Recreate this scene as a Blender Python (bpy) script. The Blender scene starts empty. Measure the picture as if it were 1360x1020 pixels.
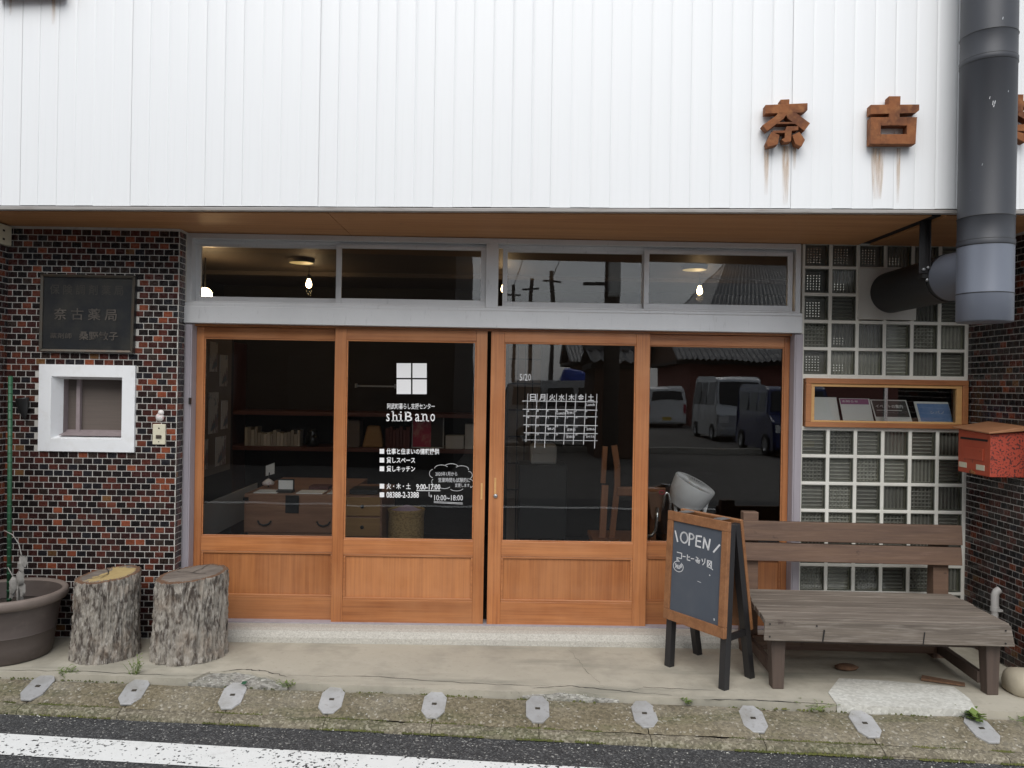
import bpy, math, random
from mathutils import Vector, Matrix, noise
R = math.radians
S = bpy.context.scene
COL = S.collection
rng = random.Random(11)

# ---------------------------------------------------------------- camera
cam = bpy.data.cameras.new('camera')
cam.sensor_fit = 'HORIZONTAL'; cam.sensor_width = 36.0
cam.lens = 36.0 * 1061 / 1360
cam.clip_start = 0.05; cam.clip_end = 600
co = bpy.data.objects.new('camera', cam); COL.objects.link(co)
roll, yaw = 0.0165, R(0.5)
co.matrix_world = (Matrix.Translation((0.086, -4.9, 1.55)) @ Matrix.Rotation(-yaw, 4, 'Z')
                   @ Matrix.Rotation(R(90), 4, 'X') @ Matrix.Rotation(roll, 4, 'Z'))
S.camera = co

# ---------------------------------------------------------------- sky, sun, exposure
SUN_EL, SUN_AZ = R(44), R(188)          # azimuth clockwise from +Y: behind the camera
W = bpy.data.worlds.new('World'); S.world = W; W.use_nodes = True
nt = W.node_tree; nt.nodes.clear()
def N(tree, t, **kw):
    n = tree.nodes.new(t)
    for k, v in kw.items(): setattr(n, k, v)
    return n
out = N(nt, 'ShaderNodeOutputWorld'); bg = N(nt, 'ShaderNodeBackground')
sky = N(nt, 'ShaderNodeTexSky', sky_type='NISHITA', sun_disc=False)
sky.sun_elevation = SUN_EL; sky.sun_rotation = SUN_AZ
tc = N(nt, 'ShaderNodeTexCoord'); mp = N(nt, 'ShaderNodeMapping'); mp.inputs['Scale'].default_value = (1.0, 1.0, 3.2)
nz = N(nt, 'ShaderNodeTexNoise'); nz.inputs['Scale'].default_value = 2.3; nz.inputs['Detail'].default_value = 7; nz.inputs['Roughness'].default_value = .55
cr = N(nt, 'ShaderNodeValToRGB')
cr.color_ramp.elements[0].position = .34; cr.color_ramp.elements[0].color = (4.6, 5.2, 6.1, 1)
cr.color_ramp.elements[1].position = .68; cr.color_ramp.elements[1].color = (9.6, 9.7, 9.8, 1)
mx = N(nt, 'ShaderNodeMix', data_type='RGBA'); mx.inputs[0].default_value = .88
nt.links.new(tc.outputs['Generated'], mp.inputs['Vector']); nt.links.new(mp.outputs[0], nz.inputs['Vector'])
nt.links.new(nz.outputs['Fac'], cr.inputs[0]); nt.links.new(sky.outputs[0], mx.inputs[6]); nt.links.new(cr.outputs[0], mx.inputs[7])
nt.links.new(mx.outputs[2], bg.inputs['Color']); bg.inputs['Strength'].default_value = 0.088
nt.links.new(bg.outputs[0], out.inputs['Surface'])
sl = bpy.data.lights.new('sun', 'SUN'); sl.energy = 1.3; sl.angle = R(46); sl.color = (1, .97, .93)
so = bpy.data.objects.new('sun', sl); COL.objects.link(so)
d = Vector((math.sin(SUN_AZ) * math.cos(SUN_EL), math.cos(SUN_AZ) * math.cos(SUN_EL), math.sin(SUN_EL)))
so.rotation_euler = (-d).to_track_quat('-Z', 'Y').to_euler()
S.view_settings.view_transform = 'Standard'; S.view_settings.look = 'None'
S.view_settings.gamma = 1; S.view_settings.use_curve_mapping = False
S.view_settings.exposure = 0.95
S.render.engine = 'CYCLES'
S.cycles.use_denoising = True
S.cycles.max_bounces = 8; S.cycles.transparent_max_bounces = 16; S.cycles.glossy_bounces = 4

# ---------------------------------------------------------------- materials
def pm(name, col, rough=.6, layers=(), bump=(), metal=0, rnd=0, spec=.5, coat=0, rrange=None, coord='Object'):
    """principled material: base colour, noise layers (scale, lo, hi, colour, amount), bump (scale, strength, distance)"""
    m = bpy.data.materials.new(name); m.use_nodes = True; t = m.node_tree
    b = t.nodes['Principled BSDF']
    tcn = N(t, 'ShaderNodeTexCoord'); oi = None
    vec = tcn.outputs[coord]
    if rnd:
        oi = N(t, 'ShaderNodeObjectInfo'); va = N(t, 'ShaderNodeVectorMath', operation='MULTIPLY_ADD')
        cx = N(t, 'ShaderNodeCombineXYZ')
        mu = N(t, 'ShaderNodeMath', operation='MULTIPLY'); mu.inputs[1].default_value = 37.0
        t.links.new(oi.outputs['Random'], mu.inputs[0])
        for i in range(3): t.links.new(mu.outputs[0], cx.inputs[i])
        va.inputs[1].default_value = (1, 1, 1)
        t.links.new(vec, va.inputs[0]); t.links.new(cx.outputs[0], va.inputs[2]); vec = va.outputs[0]
    def tex(scale, detail=5):
        mpn = N(t, 'ShaderNodeMapping')
        mpn.inputs['Scale'].default_value = scale if isinstance(scale, tuple) else (scale,) * 3
        t.links.new(vec, mpn.inputs['Vector'])
        x = N(t, 'ShaderNodeTexNoise'); x.inputs['Scale'].default_value = 1; x.inputs['Detail'].default_value = detail
        x.inputs['Roughness'].default_value = .6
        t.links.new(mpn.outputs[0], x.inputs['Vector']); return x.outputs['Fac']
    cur = None
    c0 = N(t, 'ShaderNodeRGB'); c0.outputs[0].default_value = (*col, 1); cur = c0.outputs[0]
    for (sc, lo, hi, c2, amt) in layers:
        mr = N(t, 'ShaderNodeMapRange'); mr.inputs[1].default_value = lo; mr.inputs[2].default_value = hi
        mr.inputs[3].default_value = 0; mr.inputs[4].default_value = amt
        t.links.new(tex(sc), mr.inputs[0])
        mi = N(t, 'ShaderNodeMix', data_type='RGBA'); t.links.new(mr.outputs[0], mi.inputs[0])
        t.links.new(cur, mi.inputs[6]); mi.inputs[7].default_value = (*c2, 1); cur = mi.outputs[2]
    if rnd:
        mr = N(t, 'ShaderNodeMapRange'); mr.inputs[3].default_value = 1 - rnd; mr.inputs[4].default_value = 1 + rnd
        t.links.new(oi.outputs['Random'], mr.inputs[0])
        hs = N(t, 'ShaderNodeHueSaturation'); t.links.new(mr.outputs[0], hs.inputs['Value']); t.links.new(cur, hs.inputs['Color']); cur = hs.outputs[0]
    t.links.new(cur, b.inputs['Base Color'])
    b.inputs['Roughness'].default_value = rough; b.inputs['Metallic'].default_value = metal
    b.inputs['Specular IOR Level'].default_value = spec; b.inputs['Coat Weight'].default_value = coat
    if rrange:
        mr = N(t, 'ShaderNodeMapRange'); mr.inputs[1].default_value = .3; mr.inputs[2].default_value = .7
        mr.inputs[3].default_value = rrange[1]; mr.inputs[4].default_value = rrange[2]
        t.links.new(tex(rrange[0]), mr.inputs[0]); t.links.new(mr.outputs[0], b.inputs['Roughness'])
    prev = None
    for (sc, st, dist) in bump:
        bn = N(t, 'ShaderNodeBump'); bn.inputs['Strength'].default_value = st; bn.inputs['Distance'].default_value = dist
        t.links.new(tex(sc, 6), bn.inputs['Height'])
        if prev: t.links.new(prev, bn.inputs['Normal'])
        prev = bn.outputs[0]
    if prev: t.links.new(prev, b.inputs['Normal'])
    return m

def glass(name, ior=1.5, tint=(1, 1, 1), rough=0.0):
    m = bpy.data.materials.new(name); m.use_nodes = True; t = m.node_tree; t.nodes.clear()
    o = N(t, 'ShaderNodeOutputMaterial'); ms = N(t, 'ShaderNodeMixShader'); fr = N(t, 'ShaderNodeFresnel'); fr.inputs[0].default_value = ior
    tr = N(t, 'ShaderNodeBsdfTransparent'); tr.inputs[0].default_value = (*tint, 1)
    gl = N(t, 'ShaderNodeBsdfGlossy'); gl.inputs['Roughness'].default_value = rough
    tcg = N(t, 'ShaderNodeTexCoord'); ng = N(t, 'ShaderNodeTexNoise'); ng.inputs['Scale'].default_value = 2.2; ng.inputs['Detail'].default_value = 1
    bg_ = N(t, 'ShaderNodeBump'); bg_.inputs['Strength'].default_value = .13; bg_.inputs['Distance'].default_value = .006
    t.links.new(tcg.outputs['Object'], ng.inputs['Vector']); t.links.new(ng.outputs['Fac'], bg_.inputs['Height']); t.links.new(bg_.outputs[0], gl.inputs['Normal'])
    t.links.new(fr.outputs[0], ms.inputs[0]); t.links.new(tr.outputs[0], ms.inputs[1]); t.links.new(gl.outputs[0], ms.inputs[2])
    t.links.new(ms.outputs[0], o.inputs[0]); return m

def emit(name, col, s):
    m = bpy.data.materials.new(name); m.use_nodes = True
    b = m.node_tree.nodes['Principled BSDF']
    b.inputs['Base Color'].default_value = (*col, 1)
    b.inputs['Emission Color'].default_value = (*col, 1); b.inputs['Emission Strength'].default_value = s
    return m

def stone(name, col, grains, rough=.85, gscale=130, gamt=.6, layers=(), bump=.5, bd=.004):
    """asphalt / exposed aggregate: voronoi grains over noise layers"""
    m = pm(name, col, rough, layers, ())
    t = m.node_tree; b = t.nodes['Principled BSDF']
    tcn = N(t, 'ShaderNodeTexCoord'); v = N(t, 'ShaderNodeTexVoronoi'); v.inputs['Scale'].default_value = gscale
    t.links.new(tcn.outputs['Object'], v.inputs['Vector'])
    sp = N(t, 'ShaderNodeSeparateColor'); t.links.new(v.outputs['Color'], sp.inputs[0])
    r = N(t, 'ShaderNodeValToRGB'); r.color_ramp.interpolation = 'CONSTANT'
    els = r.color_ramp.elements
    els[0].position = 0; els[0].color = (*grains[0][1], 1); els[1].position = grains[1][0]; els[1].color = (*grains[1][1], 1)
    for p_, c_ in grains[2:]:
        e = els.new(p_); e.color = (*c_, 1)
    t.links.new(sp.outputs[0], r.inputs[0])
    mi = N(t, 'ShaderNodeMix', data_type='RGBA'); mi.inputs[0].default_value = gamt
    src = b.inputs['Base Color'].links[0].from_socket
    t.links.new(src, mi.inputs[6]); t.links.new(r.outputs[0], mi.inputs[7]); t.links.new(mi.outputs[2], b.inputs['Base Color'])
    bn = N(t, 'ShaderNodeBump'); bn.inputs['Strength'].default_value = bump; bn.inputs['Distance'].default_value = bd; bn.invert = True
    t.links.new(v.outputs['Distance'], bn.inputs['Height']); t.links.new(bn.outputs[0], b.inputs['Normal'])
    return m

M = {}
WOODC = (.44, .165, .052)
M['wood_v'] = pm('cedar_vertical', WOODC, .42, [((26, 26, 1.3), .34, .66, (.31, .105, .033), .95), ((80, 80, 2), .44, .66, (.22, .07, .022), .7), (1.7, .35, .75, (.5, .23, .1), .7)], [((90, 90, 3), .25, .002)], rnd=.13, rrange=((5, 5, 1), .3, .55), coat=.12)
M['wood_h'] = pm('cedar_horizontal', WOODC, .42, [((1.3, 26, 26), .34, .66, (.31, .105, .033), .95), ((2, 80, 80), .44, .66, (.22, .07, .022), .7), (1.7, .35, .75, (.5, .23, .1), .7)], [((3, 90, 90), .25, .002)], rnd=.13, rrange=((1, 5, 5), .3, .55), coat=.12)
M['wood_pale'] = pm('pale_wood', (.62, .36, .14), .5, [((3, 40, 40), .3, .7, (.5, .27, .1), .6)])
M['soffit'] = pm('soffit_plywood', (.56, .29, .125), .6, [((.9, 22, 22), .3, .72, (.42, .19, .075), .9), ((3, 90, 60), .5, .8, (.28, .12, .05), .55), ((7, 14, 9), .68, .8, (.1, .04, .02), .8)])
M['alu'] = pm('weathered_aluminium', (.68, .685, .69), .42, [(3, .35, .7, (.6, .605, .61), .8), ((60, 60, 9), .62, .8, (.3, .3, .3), .5), (120, .66, .8, (.22, .21, .2), .7)], metal=.35)
M['steel_lilac'] = pm('painted_jamb', (.36, .33, .36), .5, [((30, 30, 2), .4, .8, (.26, .23, .25), .6)])
M['black'] = pm('black_gap', (.012, .011, .01), .8)
M['siding'] = pm('white_siding', (.78, .79, .797), .38, [((9, 9, .35), .45, .8, (.73, .74, .745), .6), ((40, 40, .8), .62, .85, (.55, .55, .53), .25), (1.1, .55, .8, (.68, .69, .69), .4)], [((12, 3, .8), .05, .004)])
M['drip'] = pm('drip_edge', (.42, .4, .38), .45, [((5, 40, 40), .5, .8, (.18, .14, .11), .6)])
M['rust'] = pm('rusty_steel', (.24, .088, .032), .9, [(9, .42, .62, (.1, .036, .018), .85), (26, .5, .7, (.34, .15, .055), .6), (60, .6, .75, (.06, .02, .014), .6)], [(50, .4, .004)])
M['moss_stone'] = pm('algae_face', (.22, .2, .06), .9, [(15, .4, .6, (.12, .05, .025), .8)])
TILEC = [(.012, .009, .009), (.022, .012, .011), (.045, .016, .014), (.075, .022, .016), (.12, .036, .022), (.2, .055, .027), (.14, .068, .028), (.035, .024, .02), (.017, .016, .019)]
TILEW = [22, 24, 18, 13, 7, 6, 2, 10, 10]
for i, c in enumerate(TILEC):
    M['tile%d' % i] = pm('glazed_tile_%s' % 'abcdefghi'[i], c, .22, [((30, 60, 90), .35, .7, tuple(x * .45 for x in c), .7)], [(25, .06, .003)], rnd=.28, rrange=(40, .14, .4))
M['grout'] = pm('tile_grout', (.56, .54, .5), .9, [(4, .4, .7, (.44, .42, .385), .8), (40, .5, .75, (.25, .23, .2), .4)])
M['white_paint'] = pm('white_paint', (.78, .79, .8), .45, [((14, 14, 14), .52, .75, (.66, .65, .62), .5), ((30, 5, 50), .66, .8, (.5, .45, .4), .35)])
M['niche'] = pm('inner_frame', (.28, .23, .235), .5, [(20, .4, .7, (.22, .18, .18), .6)])
M['curtain'] = pm('blind_board', (.13, .105, .09), .6, [((3, 3, 90), .4, .7, (.1, .08, .07), .6)])
M['bronze'] = pm('dark_bronze', (.025, .027, .03), .36, [(6, .42, .66, (.05, .048, .042), .8), ((9, 9, 3), .55, .8, (.012, .013, .016), .6)], metal=.3)
M['bronze_dim'] = pm('worn_bronze_letter', (.062, .057, .05), .45, metal=.3)
M['bronze_edge'] = pm('bronze_edge', (.075, .068, .055), .45, [(14, .45, .7, (.1, .062, .04), .7)], metal=.4)
M['bronze_letter'] = pm('bronze_letter', (.13, .115, .1), .5, [(9, .4, .62, (.06, .054, .05), .8)], metal=.5)
M['cream'] = pm('cream_plastic', (.62, .58, .44), .5, [(30, .5, .8, (.45, .4, .3), .4)])
M['shell'] = pm('shell_white', (.7, .66, .64), .5, [(45, .55, .65, (.45, .1, .1), .8)])
M['concrete'] = pm('apron_concrete', (.42, .385, .31), .88, [(.9, .38, .68, (.345, .315, .255), .7), (5, .45, .75, (.46, .425, .35), .5), (28, .58, .76, (.24, .215, .175), .5), (2.4, .48, .66, (.27, .25, .2), .85), ((.7, 4.5, 1), .52, .66, (.21, .205, .165), .7), (90, .66, .74, (.12, .11, .095), .6)], [(70, .22, .003), (6, .15, .006)])
M['concrete_rough'] = stone('broken_concrete', (.27, .265, .24), [(0, (.16, .15, .13)), (.3, (.3, .28, .25)), (.7, (.42, .4, .36)), (.93, (.6, .58, .52))], .9, 60, .6, [(9, .45, .7, (.12, .14, .06), .6)], .8, .008)
M['patch'] = stone('pale_patch', (.55, .54, .49), [(0, (.42, .41, .37)), (.35, (.56, .55, .5)), (.85, (.68, .67, .62))], .9, 70, .5, [(6, .4, .65, (.44, .42, .37), .8)], .35, .004)
M['sill'] = stone('terrazzo_sill', (.41, .39, .345), [(0, (.33, .31, .27)), (.25, (.47, .45, .4)), (.8, (.6, .58, .52))], .75, 170, .45, [((2, 9, 9), .45, .7, (.36, .34, .3), .7)], .2, .002)
M['gutter'] = stone('gutter_concrete', (.195, .16, .1), [(0, (.075, .064, .042)), (.35, (.165, .14, .088)), (.74, (.24, .205, .14)), (.95, (.42, .39, .33))], .9, 95, .5, [(1.4, .42, .6, (.3, .275, .225), .8), (4, .46, .66, (.105, .085, .05), .8), ((2, 8, 6), .53, .67, (.08, .085, .028), .8)], .75, .005)
M['kerb'] = stone('kerb_concrete', (.2, .175, .125), [(0, (.1, .085, .06)), (.4, (.23, .2, .14)), (.85, (.4, .36, .28))], .9, 100, .5, [((2, 8, 8), .44, .6, (.06, .075, .018), .9), (5, .5, .65, (.1, .085, .06), .7)], .7, .005)
M['asphalt'] = stone('asphalt', (.052, .052, .054), [(0, (.018, .018, .019)), (.3, (.045, .045, .047)), (.68, (.085, .085, .086)), (.88, (.16, .158, .152)), (.972, (.42, .41, .38))], .82, 135, .75, [(1.3, .4, .7, (.07, .068, .065), .6), (6, .5, .7, (.035, .035, .036), .5)], 1.0, .006)
M['hex'] = pm('galvanised_plate', (.43, .427, .425), .6, [(11, .4, .7, (.35, .345, .34), .8), (35, .55, .7, (.28, .265, .24), .6), (5, .5, .65, (.25, .235, .2), .5), (70, .6, .75, (.24, .22, .2), .5)], [(90, .15, .002)], metal=.25, rnd=.14)
M['moss'] = pm('moss', (.075, .09, .018), .95, [(9, .35, .65, (.13, .125, .035), .85), (3, .45, .6, (.05, .055, .015), .7)])
M['leaf'] = pm('weed_leaf', (.1, .16, .03), .6, [(30, .4, .7, (.19, .22, .05), .7)])
M['bark'] = pm('bark', (.31, .28, .24), .95, [((38, 38, 9), .47, .58, (.07, .054, .044), .95), ((75, 75, 20), .5, .68, (.46, .43, .385), .8), (6, .52, .72, (.27, .2, .145), .6)], [((40, 40, 9), 1.0, .012), (120, .5, .004)])
M['bark_inner'] = pm('bark_inner', (.17, .09, .05), .9, [((60, 60, 9), .4, .7, (.07, .04, .025), .8)])
M['cut_grey'] = pm('weathered_endgrain', (.2, .165, .135), .9, [((5, 17, 5), .4, .65, (.1, .08, .068), .85), ((9, 30, 9), .55, .75, (.3, .26, .22), .6)], [((12, 60, 12), .4, .004)])
M['cut_yellow'] = pm('yellow_endgrain', (.42, .31, .135), .85, [(7, .45, .66, (.33, .23, .095), .8), ((14, 14, 14), .6, .72, (.24, .17, .09), .6)], [(50, .3, .003)])
M['pot'] = pm('brown_pot', (.1, .078, .068), .6, [((4, 4, 16), .4, .7, (.075, .058, .052), .8), (14, .55, .75, (.15, .12, .105), .5)], [(30, .1, .003)])
M['pot_rim'] = pm('pot_rim', (.2, .158, .135), .65, [(10, .4, .7, (.15, .12, .1), .7)])
M['soil'] = pm('soil', (.06, .045, .035), .95, [(40, .4, .6, (.025, .02, .015), .8)], [(60, .8, .01)])
M['green'] = pm('green_stake', (.02, .085, .04), .5)
M['dry'] = pm('dry_leaf', (.27, .255, .235), .8, [(40, .4, .7, (.15, .14, .125), .7)])
M['pipe'] = pm('grey_flue', (.032, .034, .04), .5, [((3, 3, 1.4), .4, .7, (.026, .029, .037), .6), (50, .7, .8, (.25, .26, .28), .5)], [((8, 8, 2), .03, .01)], metal=.15)
M['pipe_light'] = pm('light_grey_flue', (.15, .165, .2), .42, [((3, 3, 1.4), .4, .7, (.125, .138, .17), .6)], metal=.15)
M['pipe_black'] = pm('black_flue', (.012, .012, .013), .5)
M['clamp'] = pm('steel_clamp', (.4, .41, .42), .35, metal=.8)
M['grid'] = pm('block_mortar', (.74, .725, .66), .8, [(5, .45, .7, (.64, .62, .56), .7), ((50, 50, 50), .6, .8, (.3, .29, .25), .4)])
M['blank'] = pm('cement_board', (.58, .565, .52), .7, [(4, .4, .7, (.5, .485, .44), .7)])
M['gb_glass'] = glass('block_face_glass', 1.5, (.98, .98, .96))
M['gb_side'] = pm('block_side', (.56, .56, .46), .3, [(20, .4, .7, (.4, .42, .33), .5)], rnd=.2)
M['gb_rim'] = pm('block_rim', (.1, .105, .085), .4)
M['gb_back'] = pm('block_back', (.16, .16, .142), .25, [(9, .4, .7, (.25, .247, .22), .7)], rnd=.5)
M['gb_rib'] = pm('block_rib', (.5, .5, .455), .18, [(14, .4, .7, (.32, .32, .29), .7)], rnd=.35)
M['gb_dot'] = pm('block_lamp_glint', (.95, .92, .84), .2, metal=1, rnd=.1)  # bright mirror specks standing in for lamp light refracted through the blocks
M['glass'] = glass('window_glass', 1.62, (.97, .98, .97))
M['door_glass'] = glass('door_glass', 1.57, (.98, .985, .98))
M['print'] = pm('white_print', (.82, .82, .82), .6)
M['chalk'] = pm('white_chalk', (.7, .7, .7), .9, [(160, .35, .7, (.35, .36, .39), .6)])
M['bench'] = pm('weathered_bench', (.168, .138, .11), .75, [((1.5, 34, 34), .38, .64, (.1, .08, .064), .95), ((5, 110, 110), .48, .68, (.26, .225, .19), .75), ((9, 16, 16), .68, .76, (.045, .028, .022), .8)], [((4, 110, 110), .3, .003)], rnd=.12)
M['bench_red'] = pm('stained_bench', (.15, .088, .055), .65, [((1.5, 34, 34), .35, .7, (.09, .052, .036), .85), ((5, 110, 110), .5, .75, (.2, .125, .09), .6), ((10, 16, 16), .66, .74, (.04, .02, .015), .8)], [((4, 110, 110), .25, .003)], rnd=.12)
M['bench_leg'] = pm('bench_leg', (.09, .062, .048), .7, [((34, 34, 2), .35, .7, (.055, .038, .03), .85)], [((90, 90, 4), .25, .003)])
M['board'] = pm('chalkboard', (.06, .072, .092), .75, [((4, 4, 4), .42, .68, (.08, .09, .108), .7), ((8, 8, 3), .6, .8, (.11, .118, .13), .35)])
M['board_frame'] = pm('board_frame', (.27, .12, .048), .5, [((24, 24, 24), .35, .7, (.17, .068, .026), .85), (90, .5, .75, (.33, .17, .08), .5)], [(90, .15, .002)])
M['board_back'] = pm('board_back', (.22, .1, .04), .6, [((30, 30, 3), .35, .7, (.16, .07, .03), .8)])
M['leg_black'] = pm('black_leg', (.016, .015, .016), .45, [((20, 20, 4), .62, .76, (.05, .048, .046), .6)])
M['mail'] = pm('orange_mailbox', (.44, .075, .033), .5, [(5, .42, .7, (.36, .055, .027), .7), (38, .63, .7, (.1, .03, .022), .8)], [(60, .1, .002)])
M['mail_spot'] = pm('spotted_mailbox', (.4, .062, .035), .55, [((85, 85, 85), .53, .57, (.035, .018, .018), .85)], [(60, .15, .002)])
M['mail_lid'] = pm('brown_lid', (.36, .17, .085), .5, [(9, .4, .7, (.28, .12, .055), .7)])
M['pvc'] = pm('grey_pipe', (.4, .385, .365), .55, [(30, .5, .8, (.28, .26, .24), .5)])
M['boulder'] = pm('pale_stone', (.42, .37, .28), .9, [(6, .4, .7, (.34, .3, .22), .7)], [(40, .3, .004)])
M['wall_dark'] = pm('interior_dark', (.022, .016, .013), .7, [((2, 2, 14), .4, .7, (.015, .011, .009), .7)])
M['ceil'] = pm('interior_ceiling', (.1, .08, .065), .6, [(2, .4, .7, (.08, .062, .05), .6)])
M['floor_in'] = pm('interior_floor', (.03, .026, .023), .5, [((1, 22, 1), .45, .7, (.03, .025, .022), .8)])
M['partition'] = pm('partition', (.2, .165, .14), .8, [(3, .4, .7, (.16, .13, .11), .6)])
M['white_panel'] = pm('white_panel', (.58, .58, .56), .6, [(4, .4, .7, (.5, .5, .48), .6)])
M['poster'] = pm('poster', (.55, .53, .5), .6, [((9, 9, 9), .5, .55, (.2, .14, .15), .8), ((14, 14, 14), .56, .6, (.1, .2, .25), .6)])
M['chest'] = pm('brown_chest', (.3, .16, .095), .5, [((2, 20, 20), .35, .7, (.18, .09, .055), .85), ((5, 70, 70), .55, .75, (.38, .22, .14), .5)])
M['iron'] = pm('black_iron', (.014, .014, .014), .45)
M['drawer'] = pm('ochre_drawer', (.34, .2, .075), .5, [((2, 20, 20), .35, .7, (.24, .13, .048), .8)])
M['basket'] = pm('woven_straw', (.4, .28, .12), .8, [((55, 55, 90), .45, .6, (.22, .145, .06), .85)], [((55, 55, 90), .8, .006)])
M['cloth'] = pm('lilac_cloth', (.42, .33, .42), .9, [(12, .4, .7, (.3, .22, .3), .7)])
M['paper'] = pm('paper', (.75, .75, .73), .7)
M['paper_grey'] = pm('grey_paper', (.5, .5, .48), .7)
M['pink'] = pm('pink_print', (.45, .05, .1), .6, [(9, .45, .6, (.6, .3, .28), .7)])
M['book_w'] = pm('white_spine', (.42, .4, .36), .6, rnd=.35)
M['book_r'] = pm('dark_red_spine', (.1, .028, .026), .6, rnd=.3)
M['shelf'] = pm('red_brown_shelf', (.13, .045, .032), .5, [((2, 20, 20), .4, .7, (.09, .03, .022), .8)])
M['chair'] = pm('chair_wood', (.3, .12, .045), .5, [((26, 26, 3), .35, .7, (.21, .08, .03), .8)])
M['fan'] = pm('white_plastic', (.85, .86, .87), .35)
M['fan_grey'] = pm('grey_grill', (.3, .3, .31), .5)
M['chrome'] = pm('chrome_tube', (.6, .6, .58), .2, metal=.9)
M['leather'] = pm('brown_leather', (.16, .085, .05), .6)
M['red'] = pm('red_ring', (.4, .03, .06), .5)
M['lamp_on'] = emit('lit_lamp', (1, .72, .38), 9)
M['lamp_dim'] = emit('dim_lamp', (.8, .6, .25), .22)
M['blue_print'] = pm('blue_leaflet', (.13, .24, .5), .6, [((6, 6, 6), .4, .7, (.3, .45, .68), .7)])
M['dark_print'] = pm('dark_leaflet', (.05, .045, .042), .6)
M['purple_print'] = pm('purple_leaflet', (.3, .1, .22), .6)
M['tyre'] = pm('tyre', (.02, .02, .02), .8)
M['van_silver'] = pm('silver_paint', (.62, .64, .66), .25, metal=.4, coat=.5)
M['van_white'] = pm('white_car_paint', (.75, .76, .77), .3, coat=.5)
M['van_blue'] = pm('blue_car_paint', (.02, .03, .12), .25, coat=.6)
M['dark_glass'] = pm('car_glass', (.01, .011, .012), .08)
M['plate_y'] = pm('yellow_plate', (.65, .45, .06), .6)
M['roof_tile'] = pm('grey_roof_tile', (.2, .2, .205), .5, [(1.5, .4, .7, (.13, .13, .135), .8), (9, .55, .75, (.33, .33, .33), .6)])
M['house_brown'] = pm('brown_boards', (.12, .06, .035), .8, [((9, 9, .5), .4, .7, (.08, .04, .025), .8)])
M['house_black'] = pm('charred_boards', (.022, .019, .017), .8, [((9, 9, .5), .4, .7, (.014, .012, .011), .8)])
M['house_red'] = pm('red_wall', (.26, .1, .08), .8)
M['pole'] = pm('pole_brown', (.1, .085, .075), .8)
M['tarp'] = pm('blue_tarp', (.02, .08, .5), .5)
M['gravel'] = stone('car_park', (.13, .122, .11), [(0, (.07, .065, .06)), (.5, (.13, .12, .11)), (.9, (.25, .24, .22))], .9, 30, .6, [(.4, .4, .7, (.17, .16, .145), .7)], .5, .01)
M['paint_white'] = pm('road_paint', (.72, .72, .7), .7, [(9, .55, .72, (.5, .49, .47), .6)], [(130, .5, .003)])

# worn paint: asphalt shows through where the paint has chipped off
def worn():
    m = M['paint_white']; t = m.node_tree; b = t.nodes['Principled BSDF']; o = t.nodes['Material Output']
    tcn = N(t, 'ShaderNodeTexCoord'); n1 = N(t, 'ShaderNodeTexNoise'); n1.inputs['Scale'].default_value = 62; n1.inputs['Detail'].default_value = 4
    n2 = N(t, 'ShaderNodeTexNoise'); n2.inputs['Scale'].default_value = 3; t.links.new(tcn.outputs['Object'], n2.inputs['Vector'])
    t.links.new(tcn.outputs['Object'], n1.inputs['Vector'])
    ad = N(t, 'ShaderNodeMath', operation='MULTIPLY_ADD'); ad.inputs[1].default_value = .35; t.links.new(n2.outputs[0], ad.inputs[0]); t.links.new(n1.outputs[0], ad.inputs[2])
    mr = N(t, 'ShaderNodeMapRange'); mr.inputs[1].default_value = .79; mr.inputs[2].default_value = .83; t.links.new(ad.outputs[0], mr.inputs[0])
    tr = N(t, 'ShaderNodeBsdfTransparent'); ms = N(t, 'ShaderNodeMixShader')
    t.links.new(mr.outputs[0], ms.inputs[0]); t.links.new(b.outputs[0], ms.inputs[1]); t.links.new(tr.outputs[0], ms.inputs[2]); t.links.new(ms.outputs[0], o.inputs['Surface'])
worn()
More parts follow.
